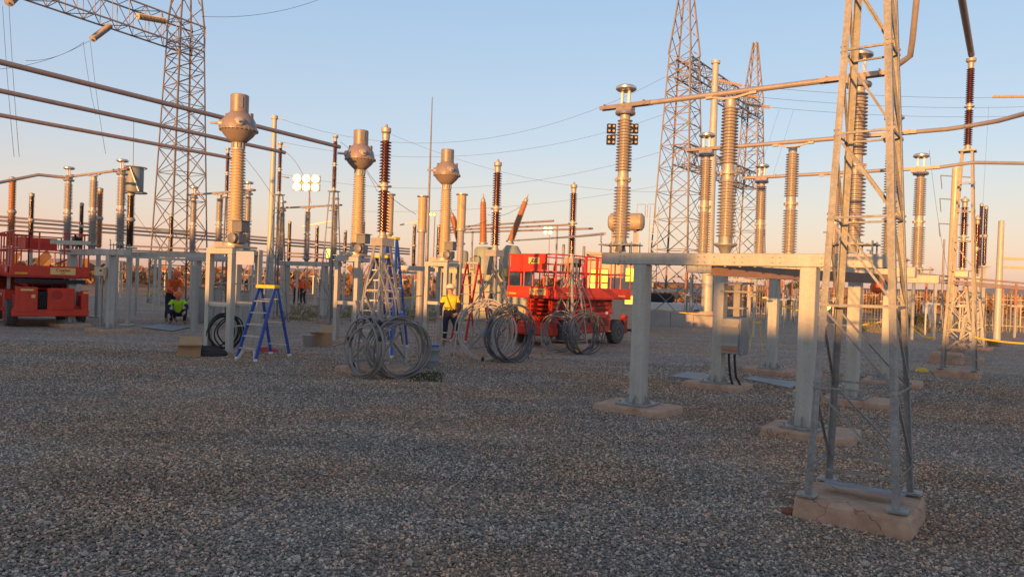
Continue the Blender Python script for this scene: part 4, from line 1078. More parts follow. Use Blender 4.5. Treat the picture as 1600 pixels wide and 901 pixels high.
for i,(a,b,c_,D) in enumerate(((( 532,222),(560,240),(590,300),28),((445,236),(478,262),(486,318),30),((372,235),(405,270),(432,316),27),((650,335),(590,300),(570,260),24),((762,345),(740,352),(720,360),30),((826,312),(790,345),(762,335),32),((190,300),(205,330),(250,385),28),((1452,235),(1466,360),(1480,420),40))):
    lab = ['slack jumper wire from the longest upper tube','slack jumper wire from the middle upper tube','slack jumper wire beside the leftmost transformer head','slack jumper wire right of the middle transformer head','short jumper wire at the tan bushings','jumper wire between the orange bushings','jumper wire under the grey drum','thin dropper wire left of the far right lattice post'][i]
    wire(lab, [V3(at(*a,D))*((1-t_)**2)+V3(at(*b,D))*(2*t_*(1-t_))+V3(at(*c_,D))*t_**2 for t_ in [k/10 for k in range(11)]], .013, group='slack jumper wires')
wire('vertical dropper wire from the middle upper left tube', [at(209,190,28), at(208,262,28)], .016)
for i,(a,b,lab) in enumerate((((1218,170),(1186,270),'left'),((1240,172),(1206,280),'middle'),((1545,165),(1535,330),'far right'))):
    wire(lab+' faint vertical dropper wire in the right sky', [at(*a,56), at(*b,56)], .012)

# ------------------------------------------------------------------ poles, masts
def pole(label, px, ytop, ybot, D, r0_, r1_, m=GALV, cat='steel pole', name='steel_pole', parts=None, cap=False):
    a = gz(px[1], ybot, D); a.z = 0; b = at(px[0], ytop, D); H_ = b.z
    t = thing(name, label, cat, a, 0)
    MB().lathe([(r0_,0),(r1_,H_),(r1_*.4,H_+.02)], a, (0,0,1), seg=16).build('shaft', m, t)
    if cap: MB().lathe([(r1_*1.5,H_-.15),(r1_*1.5,H_),(r1_*.5,H_+.03)], a, (0,0,1), seg=16).build('cap', m, t)
    return t, a, H_
t,a,H_ = pole('tall steel monopole between the two right gantry towers', (1109,1104), 95, 480, 38, .30, .15, GALVB, cap=True)
t,a,H_ = pole('steel pole with small side brackets left of the bright floodlight', (425,420), 181, 470, 34, .19, .10, GALVB, cap=True)
for z,l in ((H_-.05,.45),(H_-1.3,.7),(H_-2.7,.75)): MB().bar(a+V3((0,0,z)),a+V3((l,0,z-.1)),.04).build('bracket', GALVD, t)
t,a,H_ = pole('thin lightning mast rising beside the rightmost transformer head', (673,665), 152, 460, 34, .10, .02, GALVD, 'lightning mast', 'lightning_mast')
t,a,H_ = pole('sunlit steel pole with three cross arms behind the far right lattice post', (1491,1485), 262, 480, 45, .26, .2, PORCB)
for z in (H_-.5,H_-1.9,H_-3.4):
    MB().bar(a+V3((-.9,0,z)),a+V3((.9,0,z-.05)),.06).build('cross_arm', GALVD, t); MB().bar(a+V3((-.9,0,z)),a+V3((-.8,0,z-.8)),.04).build('hanger', GALVD, t)
t,a,H_ = pole('pale square column of the portal at the right edge', (1562,1558), 345, 510, 34, .16, .12, GALVB, 'column','portal_column')
for z,l in ((3.75,3.2),(3.35,3.0)): MB().box(a+V3((l/2,0,z)),(l,.12,.12)).build('portal_beam', PORCB, t)
def flood(label, px, py, D, n, s_, m=GLOW, head=.42):
    a = gz(px,440,D); a.z = 0; b = at(px,py,D)
    t = thing('floodlight_tower', label, 'floodlight', a, 0, 'lit floodlight towers')
    MB().tube([a, V3((a.x,a.y,b.z))],.05,8).build('mast', ALUD, t)
    for i in range(n):
        x = (i%2-.5)*head*1.15 if n < 6 else (i%3-1)*head*1.05; z = (i//(2 if n < 6 else 3)-.5)*head*.95
        hs = MB().box(b+V3((x,0,z)),(head,.18,head*.8)).build('lamp_housing', GALVD, t)
        MB().lathe([(head*.44,0),(head*.46,.03),(head*.38,.07),(.02,.09)], b+V3((x,-.09,z)),(0,-1,0),seg=18).build('lamp_lens', m, hs)
    MB().box(b+V3((0,.05,0)),(head*2.4,.05,.08)).build('crossarm', ALUD, t)
flood('brightest lit floodlight tower left of the middle transformer head', 479, 286, 48, 6, 1, head=.56)
flood('small lit floodlight above the right red lift', 856, 360, 75, 4, 1, head=.42)
flood('small lit floodlight beside the rightmost transformer column', 676, 333, 70, 2, 1, GLOWS, .3)
c = at(515,396,30); t = thing('lit_lamp_box','small yellow lit lamp box on the frame left of the middle transformer','lamp',c,0)
MB().box(c,(.30,.12,.42),0,.01).build('lamp_housing', GALVD, t); MB().box(c+V3((0,-.065,0)),(.24,.012,.36)).build('lamp_lens', GLOWS, t)
MB().bar(c-V3((0,0,.2)),V3((c.x,c.y,2.3)),.04).build('bracket', GALVD, t)
c = at(1293,478,6.35); 
# dark speaker-like lamp clusters behind nearest disconnector column
for s_,px,lab in ((0,955,'dark lamp cluster left of the nearest disconnector left column'),(1,990,'dark lamp cluster right of the nearest disconnector left column')):
    c = at(px,210,44); t = thing('stadium_lamp_cluster', lab, 'floodlight', (c.x,c.y,0), 0, 'unlit lamp clusters on a far mast')
    for j in range(2):
        for i in range(2):
            hs = MB().box(c+V3((i*.26-.13,0,.33-.66*j)),(.24,.2,.56),.2,.01).build('lamp_housing', BLACK, t)
            for q in (-.14,.14): MB().lathe([(.07,0),(.07,.02)], c+V3((i*.26-.13,-.11,.33-.66*j+q)),(0,-1,0),seg=10).build('lamp_lens', CAST, hs)
    m0 = at(971,210,44.3); MB().bar(c+V3((0,.2,0)), m0, .06).build('bracket', GALVD, t)
    if s_: MB().tube([V3((m0.x,m0.y,0)), m0+V3((0,0,.6))],.06,8).build('mast', GALVD, t)

# ------------------------------------------------------------------ background equipment
def bg_insul(label, px, ytop, D, zbase, r_, m, name='post_insulator', cat='insulator', group='post insulators in the background', kind='post', fine=18):
    b = at(px,ytop,D); a = V3((b.x,b.y,0)); t = thing(name, label, cat, a, 0, group)
    f = MB()
    if kind == 'post': 
        f.bar(a,a+V3((0,0,zbase)),.12); f.box(a+V3((0,0,zbase-.03)),(.34,.34,.06)); f.box(a+V3((0,0,.03)),(.4,.4,.05))
    else: f.lathe([(.16,0),(.16,zbase)],a,seg=14)
    each(f,'pedestal', GALVB if kind=='post' else PORC, t)
    H_ = b.z; mid = (zbase+H_)/2
    o = MB().lathe([(r_*.6,zbase+.02)]+shed_prof(zbase+.08,mid-.06,fine,r_*.66,r_)+[(r_*.6,mid-.05),(r_*.6,mid+.05)]+shed_prof(mid+.06,H_-.1,fine,r_*.6,r_*.92)+[(r_*.5,H_-.08)],a,seg=14).build('insulator', m, t)
    MB().lathe([(r_*.8,mid-.07),(r_*1.1,mid-.02),(r_*1.1,mid+.02),(r_*.8,mid+.07)],a,seg=14).build('collar', CAST, o)
    MB().lathe([(r_*.8,H_-.12),(r_*.9,H_-.02),(r_*.6,H_),(.03,H_+.02)],a,seg=14).build('cap', CAST, o)
    return t, a, H_
bgs = [(20,277,25,2.5,.13,ORG_P,'orange-brown insulator at the far left edge behind the left lift'),
 (50,302,29,2.6,.11,BLK_P,'dark insulator behind the basket of the left red lift'),
 (128,317,31,2.6,.10,BLK_P,'dark insulator between the first and middle columns of the left disconnector'),
 (157,294,28,2.6,.12,ORG_P,'orange-brown insulator right behind the middle column of the left disconnector'),
 (268,335,40,2.6,.13,BLK_P,'black insulator seen through the left gantry tower'),
 (453,346,42,2.6,.12,BLK_P,'dark insulator right of the left middle disconnector first column'),
 (568,346,40,2.6,.12,BLK_P,'dark insulator just right of the middle transformer column'),
 (540,360,44,2.6,.12,BLK_P,'dark insulator just left of the middle transformer column'),
 (686,352,42,2.6,.13,BLK_P,'dark insulator just left of the rightmost transformer column'),
 (1541,322,30,3.2,.09,BLK_P,'slim insulator on a sunlit post near the right edge'),
 (1185,262,50,2.6,.16,PORC,'grey insulator column standing behind the farthest right disconnector left column'),
 (1534,318,33,3.2,.09,BLK_P,'second slim insulator on a sunlit post near the right edge'),
 (205,300,24.6,2.6,.14,BLK_P,'dark insulator carrying the grey drum at the left disconnector')]
for px,yt,D,zb,r_,m_,lab in bgs:
    if px == 1185: continue
    bg_insul(lab,px,yt,D,zb,r_,m_)
for k,(px,yt,D,lab) in enumerate(((496,353,46,'left earth switch arm on a dark insulator under the floodlight'),(648,351,44,'right earth switch arm on a dark insulator left of the mast'))):
    t,a,H_ = bg_insul(lab,px,yt,D,2.6,.13,BLK_P,'switch_insulator','switch',group='dark insulators with tilted switch arms')
    MB().bar(a+V3((-.9,0,H_-.05)),a+V3((1.0,0,H_+.35)),.10,.07).build('switch_arm', CAST, t)
# tan thick bushings
for px,yt,ym,lab in ((661,308,361,'thick tan bushing column left of the mast base'),(722,305,359,'thick tan bushing column right of the rightmost transformer'),(609,305,365,'thick tan bushing column hidden behind the nearest dark red insulator')):
    D = 30; b = at(px,yt,D); m1 = at(px,ym,D); a = V3((b.x,b.y,0)); t = thing('bushing_column', lab, 'bushing', a, 0, 'thick tan bushing columns')
    MB().lathe([(.12,m1.z)]+shed_prof(m1.z+.05,b.z-.05,40,.165,.185)+[(.15,b.z)],a,seg=18).build('upper_bushing', PORCB, t)
    MB().lathe([(.15,0),(.15,2.2),(.16,2.25)]+shed_prof(2.3,m1.z-.05,24,.125,.145)+[(.12,m1.z)],a,seg=18).build('lower_bushing', PORC, t)
    MB().lathe([(.17,m1.z-.06),(.2,m1.z-.04),(.2,m1.z+.04),(.17,m1.z+.06)],a,seg=18).build('flange', CAST, t)
    MB().lathe([(.16,b.z-.02),(.24,b.z),(.24,b.z+.05),(.05,b.z+.07)],a,seg=18).build('cap', FORK, t)
# grey drum (line trap) at left
b = at(210,281,24.6); t = thing('line_trap','grey cylindrical drum on the dark insulator at the left disconnector','line trap',(b.x,b.y,b.z-.42),0)
MB().lathe([(.27,-.40),(.28,-.38),(.28,.38),(.27,.40),(.02,.42)],b,seg=26).build('drum', PLATE, t)
MB().torus(b+V3((0,0,.40)),.36,.02,26,6).build('upper_ring', FORK, t); MB().torus(b+V3((0,0,-.42)),.38,.025,26,6).build('lower_ring', FORK, t)
MB().bar(b+V3((.0,-.3,.38)),b+V3((.3,-.28,-.4)),.06,.03).build('strap', CAST, t)
# far level bus tubes
for i,(a,b,D0,D1) in enumerate((((-20,337),(640,389),44,62),((-20,343),(640,393),45,64),((-20,350),(640,397),46,66))):
    busbar(['upper','middle','lower'][i]+' of three long far tubes stretching from the left edge behind everything', [at(*a,D0), at(*b,D1)], .07, 'far level busbar tubes')
for i,(a,b,D0,D1) in enumerate((((690,356),(865,345),55,44),((690,360),(892,351),55,44),((690,364),(926,357),55,44))):
    busbar(['upper','middle','lower'][i]+' of three far tubes ending above the right red lift', [at(*a,D0), at(*b,D1)], .06, 'far tubes right of centre')
for i,(y0,y1) in enumerate(((384,402),(391,406),(430,446),(437,452),(441,455))):
    if i < 2: busbar(['upper','lower'][i]+' thin tube passing behind the left gantry tower legs', [at(200,y0,36), at(600,y1,40)], .04, 'thin tubes at head height')
    else: busbar(['upper','middle','lower'][i-2]+' thin tube crossing the far right lattice posts', [at(1440,y0-2,22), at(1640,y1,22)], .028, 'thin tubes at the far right')
# three long tubes at far right (y 430-442)
# tall supports for far tubes
for k,px in enumerate((90,190,275,395,470,560,640)):
    pass
# ------------------------------------------------------------------ steel portals and posts, far field
def portal(label, px0, px1, ytop, D, m=GALVB, w_=.10, group='low steel portals in the background'):
    a = at(px0,ytop,D); b = at(px1,ytop,D); t = thing('steel_portal', label, 'steel frame', V3((a.x,a.y,0)), 0, group)
    z = (a.z+b.z)/2
    for p in (a,b): MB().bar(V3((p.x,p.y,0)),V3((p.x,p.y,z-w_/2)),w_).build('leg', m, t)
    MB().bar(V3((a.x-w_,a.y,z)),V3((b.x+w_,b.y,z)),w_).build('beam', m, t)
for args in ((183,215,401,30,'low portal behind the left disconnector right column'),(205,243,402,34,'low portal left of the lattice gantry tower'),(250,300,405,33,'low portal inside the lattice gantry tower'),
             (625,668,426,36,'low portal right of the tall blue ladder'),(735,790,405,40,'portal over the red ladder'),(855,902,398,60,'far portal above the right lift rails'),(1080,1170,436,40,'portal behind the cabinet post'),(1180,1262,436,30,'portal beyond the middle disconnector'),(1428,1462,438,32,'portal left of the far right lattice posts'),
             (395,440,410,38,'portal right of the leftmost transformer'),(465,520,412,44,'portal under the floodlight'),(1020,1075,432,50,'portal at the right gantry tower feet')):
    portal(args[4],args[0],args[1],args[2],args[3])
def kiosk(label, px, ytop, ybot, wpx, m=GREYBOX, cat='cabinet'):
    c = G(px,ybot); D = c.y; z = at(px,ytop,D).z; w_ = wpx*D/FPX; t = thing('marshalling_kiosk', label, cat, c, 0, 'ground standing cabinets')
    MB().box(c+V3((0,.3,z/2)),(w_,.55,z),0,.015).build('housing', m, t); MB().box(c+V3((0,.3,z+.02)),(w_+.08,.63,.04)).build('roof', GALVD, t)
    MB().box(c+V3((0,.014,z*.5)),(w_*.9,.02,z*.85)).build('door', m, t)
kiosk('grey cabinet behind the leftmost current transformer stand', 322, 450, 505, 26)
kiosk('grey cabinet inside the leftmost current transformer stand', 368, 455, 512, 22)
kiosk('white cabinet behind the near lattice post legs', 1278, 452, 508, 14, WHITE)
kiosk('grey cabinet right of the cabinet row near the fence', 1418, 455, 505, 18)
kiosk('cream cabinet below the engine bay left of the right lift', 805, 480, 528, 24, PORCB)
kiosk('small white box near the far right lattice post', 1455, 470, 503, 16, WHITE)
# steel equipment columns near standing worker (mechanism boxes)
t_, a_, H_ = pole('square grey mechanism column right of the orange worker', (304,303), 415, 515, 23, .11, .10, GREYBOX, 'column', 'mechanism_column')
# low wall
a = G(1010,508); b = G(1118,511); t = thing('low_wall','low pale concrete wall below the right gantry tower','wall',a,0); d = (b-a); n = 3
for i in range(n):
    p = a+d*(i/n)+d.normalized()*.012; q = a+d*((i+1)/n)-d.normalized()*.012
    MB().bar(p+V3((0,0,.38)),q+V3((0,0,.38)),.15,.76).build('panel', CONCG, t)
# utility vehicle behind wall
c = G(1048,498); c = V3((c.x,44,0)); t = thing('parked_ute','white flatbed vehicle with ladders parked beyond the low wall','vehicle',c,0)
MB().box(c+V3((0,0,.75)),(3.9,1.7,.5),.1,.06).build('body', WHITE, t)
MB().box(c+V3((-.9,0,1.25)),(1.5,1.5,.55),.1,.12).build('cab', BLACK, t)
for k in range(3): MB().bar(c+V3((-1.2,-.5+k*.4,1.62+.05*k)),c+V3((2.2,-.4+k*.4,1.75+.08*k)),.08).build('roof_ladder', ALU, t)
for x in (-1.2,1.2):
    MB().lathe([(.33,0),(.33,.22)],c+V3((x,-.9,.33)),(0,1,0),seg=16).build('wheel', TYRE, t)
# second far equipment row: many posts lit by the low sun
rnd = random.Random(11)
protoA = thing('equipment_post','x','insulator post',(0,0,0))
MB().bar((0,0,0),(0,0,2.5),.13).build('pedestal', GALVB, protoA); MB().lathe([(.08,2.5)]+shed_prof(2.55,4.3,12,.07,.12)+[(.06,4.35)],seg=10).build('insulator', ORG_P, protoA); MB().box((0,0,2.5),(.8,.14,.12)).build('bracket', GALVB, protoA)
protoB = thing('equipment_post','x','insulator post',(0,0,0))
MB().bar((-.5,0,0),(-.5,0,2.3),.1).build('pedestal', GALVB, protoB); MB().bar((.5,0,0),(.5,0,2.3),.1).build('pedestal', GALVB, protoB); MB().box((0,0,2.36),(1.4,.16,.14)).build('beam', GALVB, protoB)
for x in (-.4,.4): MB().lathe([(.06,2.43)]+shed_prof(2.46,3.3,8,.06,.11)+[(.05,3.35)],(x,0,0),seg=10).build('insulator', PORC, protoB)
firstA = firstB = True
def zone(px):
    return 'in the far left' if px < 420 else ('in the far middle' if px < 800 else ('right of the gantry tower' if px < 1300 else 'by the right fence'))
items = []
for k in range(86):
    px = rnd.choice([rnd.uniform(0,420), rnd.uniform(420,800), rnd.uniform(1060,1330), rnd.uniform(1060,1330), rnd.uniform(1380,1600)])
    items.append((px, rnd.uniform(42,85) if px < 1000 else rnd.uniform(36,60), rnd.random() < .55, rnd.uniform(-.8,.2)))
items.sort(); cnt = {}
for px, D, isA, rz_ in items:
    q = gz(px,440,D); q.z = 0; kind_ = 'small orange-brown insulator post' if isA else 'small twin-legged insulator frame'
    key = (isA, zone(px)); cnt[key] = cnt.get(key,0)+1; n_ = cnt[key]
    ordn = ['first','second','third','fourth','fifth','sixth','seventh','eighth','ninth','tenth','eleventh','twelfth','thirteenth','fourteenth','fifteenth','sixteenth','seventeenth','eighteenth','nineteenth','twentieth'][n_-1] if n_ <= 20 else '%dth' % n_
    o = (protoA if firstA else copy_tree(protoA)) if isA else (protoB if firstB else copy_tree(protoB))
    if isA: firstA = False
    else: firstB = False
    sc_ = (.62,.62,.62) if px > 1000 else (.8,.8,.7)
    o.scale = sc_; o.location = q; o.rotation_euler = (0,0,rz_); o['label'] = ordn+' '+kind_+' from the left '+zone(px); o['group'] = kind_+'s '+zone(px)
# far slender lamp poles
for k,(px,yt,D,lab) in enumerate(((867,352,60,'thin steel pole left above the right lift board'),(957-10,400,60,'thin bent pole behind the right lift'),(878,382,40,'stubby vent pipe behind the board of the right lift'),(910,385,40,'second stubby vent pipe behind the right lift rails'),(1472,374,60,'thin dark pole left of the far right lattice post'),(735,362,60,'thin pole right of the rightmost transformer'))):
    pole(lab,(px,px),yt,460,D,.09,.07,GALVD)

# fence at right and behind
def fence(label, pts, H_=2.2, pitch=.17, name='palisade_fence'):
    t = thing(name, label, 'fence', pts[0], 0)
    mb = MB(); rl = MB()
    for a, b in zip(pts[:-1], pts[1:]):
        a = V3(a); b = V3(b); L_ = (b-a).length; n = int(L_/pitch); d = (b-a)/L_
        for i in range(n):
            p = a+d*(i*pitch); mb.bar(p,p+V3((0,0,H_)),.07,.02, d)
        for z in (.35,H_-.35): rl.bar(a+V3((0,.03,z)),b+V3((0,.03,z)),.04)
        for i in range(int(L_/3)+1):
            p = a+d*min(L_,i*3); MB().bar(p+V3((0,.08,0)),p+V3((0,.08,H_)),.09).build('fence_post', GALVD, t)
    tag(mb.build('pales', GALVD, t), kind='stuff'); each(rl,'rail', GALVD, t)
fence('grey palisade fence running behind the equipment at the right', [gz(1180,440,50,0), gz(1400,440,46,0), gz(1640,440,42,0)])
fence('far fence behind the left equipment', [gz(-60,440,95,0), gz(420,440,95,0), gz(800,440,95,0)], 1.9, .4, 'mesh_fence')
# trees and shrubs
def tree(label, px, ytop, D, wpx, seed, name='gum_tree', m=LEAF):
    a = gz(px,440,D); a.z = 0; zt = at(px,ytop,D).z; W_ = wpx*D/FPX; rnd = random.Random(seed)
    t = thing(name, label, 'tree', a, 0)
    tr = MB(); tr.tube([a,a+V3((.1,0,zt*.3)),a+V3((.0,.1,zt*.55))],[zt*.045,zt*.035,zt*.02],8)
    for k in range(5):
        an = k*1.3; tr.tube([a+V3((.05,0,zt*.3)),a+V3((math.cos(an)*W_*.2,math.sin(an)*W_*.2,zt*.55)),a+V3((math.cos(an)*W_*.33,math.sin(an)*W_*.33,zt*.75))],[zt*.02,zt*.014,zt*.006],6)
    each(tr,'trunk', BARK, t)
    cr = MB(); clumps = [(rnd.uniform(-.5,.5)*W_*.75, rnd.uniform(-.5,.5)*W_*.75, zt*rnd.uniform(.5,.88), W_*rnd.uniform(.10,.2)) for _ in range(22)]
    for (x,y,z,r_) in clumps:
        for _ in range(130):
            v = V3((rnd.gauss(0,1),rnd.gauss(0,1),rnd.gauss(0,.8))).normalized()*r_*rnd.uniform(.5,1.05); p = a+V3((x,y,z))+v
            e1 = V3((rnd.gauss(0,1),rnd.gauss(0,1),rnd.gauss(0,1))).normalized()*W_*.022; e2 = V3((rnd.gauss(0,1),rnd.gauss(0,1),rnd.gauss(0,1))).normalized()*W_*.022
            cr.add([p,p+e1,p+e1+e2,p+e2],[(0,1,2,3)])
    tag(cr.build('crown', m, t), kind='stuff')
tree('small dark round tree behind the tall blue ladder', 616, 397, 110, 44, 1)
tree('small bushy tree seen between the beams right of the gantry', 1240, 432, 80, 40, 2)
tree('low dark shrub at the foot of the far right lattice post', 1545, 533, 30, 38, 3, 'shrub')
tree('low bush at the foot of the fence', 1425, 490, 42, 60, 5, 'shrub')
# dry grass field patch
def grass(label, x0, x1, y0, y1, n, hgt, seed, m=DRY, name='dry_grass'):
    rnd = random.Random(seed); mb = MB()
    for _ in range(n):
        p = G(rnd.uniform(x0,x1), rnd.uniform(y0,y1)); h_ = hgt*rnd.uniform(.4,1)
        for _ in range(3):
            b = p+V3((rnd.uniform(-.06,.06),rnd.uniform(-.06,.06),0)); tp = b+V3((rnd.uniform(-.5,.5)*h_,rnd.uniform(-.5,.5)*h_,h_)); mb.add([b-V3((.012,0,0)),b+V3((.012,0,0)),tp],[(0,1,2)])
    o = mb.build(name, m); tag(o,label,'grass',kind='stuff')
grass('dry grass growing between the equipment behind the ladders', 440, 700, 478, 502, 1800, .22, 1)
grass('patch of low green weeds by the nearest cable coils', 645, 690, 583, 597, 160, .06, 2, LEAF, 'weeds')
grass('dry grass and weeds along the fence at the right', 1330, 1600, 497, 520, 1800, .25, 3)
grass('sparse weeds by the concrete pads at left', 640, 860, 520, 560, 120, .08, 4)
# distant brush band
def brush(label, x0, x1, D0, D1, n, hgt, seed):
    rnd = random.Random(seed); mb = MB()
    for _ in range(n):
        p = gz(rnd.uniform(x0,x1),440,rnd.uniform(D0,D1)); p.z = 0; r_ = hgt*rnd.uniform(.5,1)
        for _ in range(14):
            q = p+V3((rnd.gauss(0,.5)*r_,rnd.gauss(0,.5)*r_,rnd.uniform(.1,1)*r_)); e1 = V3((rnd.gauss(0,1),rnd.gauss(0,1),rnd.gauss(0,1)))*r_*.25; e2 = V3((rnd.gauss(0,1),rnd.gauss(0,1),rnd.gauss(0,1)))*r_*.25
            mb.add([q,q+e1,q+e1+e2,q+e2],[(0,1,2,3)])
    o = mb.build('scrub', mat('scrub_leaf',(.24,.13,.06),.9,0,.5,.3)); tag(o,label,'scrub',kind='stuff')
brush('band of low dry scrub far behind the yard', -150, 1750, 75, 420, 4800, 2.1, 5)
# far shed on right horizon, low houses left
for i,(px,D,w_,h2,lab) in enumerate(((1590,150,14,3.2,'dark-roofed shed on the horizon at the right edge'),(120,240,30,3.4,'low pale building on the horizon behind the left lift'),(470,260,26,3.2,'low pale building on the horizon left of the middle transformer'))):
    c = gz(px,440,D); c.z = 0; t = thing('distant_shed', lab, 'shed', c, 0)
    MB().box(c+V3((0,0,h2*.4)),(w_,6,h2*.8)).build('wall', BRICK, t)
    MB().add([c+V3((-w_/2-.3,-3.3,h2*.8)),c+V3((w_/2+.3,-3.3,h2*.8)),c+V3((w_/2+.3,3.3,h2*.8)),c+V3((-w_/2-.3,3.3,h2*.8)),c+V3((-w_/2-.3,0,h2*1.25)),c+V3((w_/2+.3,0,h2*1.25))],[(0,1,5,4),(2,3,4,5),(0,4,3),(1,2,5),(3,2,1,0)]).build('roof', GALVD, t)
# yellow barrier tape
def tape(label, pts, sag=.12):
    mb = MB()
    for a, b in zip(pts[:-1], pts[1:]):
        n = 10; P = [a.lerp(b,i/n)-V3((0,0,sag*4*(i/n)*(1-i/n))) for i in range(n+1)]
        mb.add([p_+V3((0,dy,dz)) for p_ in P for dy,dz in ((0,.02),(.004,.02),(.004,-.02),(0,-.02))],
               [(i*4+j,i*4+(j+1)%4,i*4+4+(j+1)%4,i*4+4+j) for i in range(n) for j in range(4)]+[(3,2,1,0),(n*4,n*4+1,n*4+2,n*4+3)])
    tag(mb.build('barrier_tape', TAPEY, None, loc=pts[0]), label, 'barrier tape', 'yellow barrier tapes')
tape('yellow barrier tape left of the near lattice post, sloping down to the right', [at(1160,452,26), at(1285,492,21)])
tape('yellow barrier tape behind the near lattice post legs', [at(1290,505,24), at(1385,500,26)])
tape('yellow barrier tape from the near lattice post to the far right post', [at(1424,508,21), at(1462,527,18)])
tape('yellow barrier tape from the far right lattice post to the right edge', [at(1520,526,17.5), at(1640,537,16.5)], .05)
tape('yellow tape behind the tall blue ladder', [at(620,466,26), at(668,460,28)], .02)
tape('yellow tape trailing on the left by the gantry tower', [at(222,460,34), at(262,452,35)], .02)
tape('yellow barrier tape on the low wall', [at(1020,482,36), at(1130,492,33)], .06)
c = at(1182,520,22); t = thing('trestle','small yellow trestle with tape near the cabinet','trestle',V3((c.x,c.y,0)),0)
for s_ in (-.22,.22): MB().bar(V3((c.x+s_,c.y,0)),V3((c.x+s_*.3,c.y,1.0)),.018).build('leg', YELP, t)
MB().box(V3((c.x,c.y,.95)),(.3,.03,.04)).build('rail', YELP, t)
# orange ball (marker) & lamp on near tower
c = at(1371,448,20); tag(MB().lathe([(.02,-.18),(.14,-.13),(.19,0),(.14,.13),(.02,.18)],c,seg=18).build('marker_ball', HIVO, None, loc=c), 'orange marker ball seen between the near lattice post legs', 'marker ball')

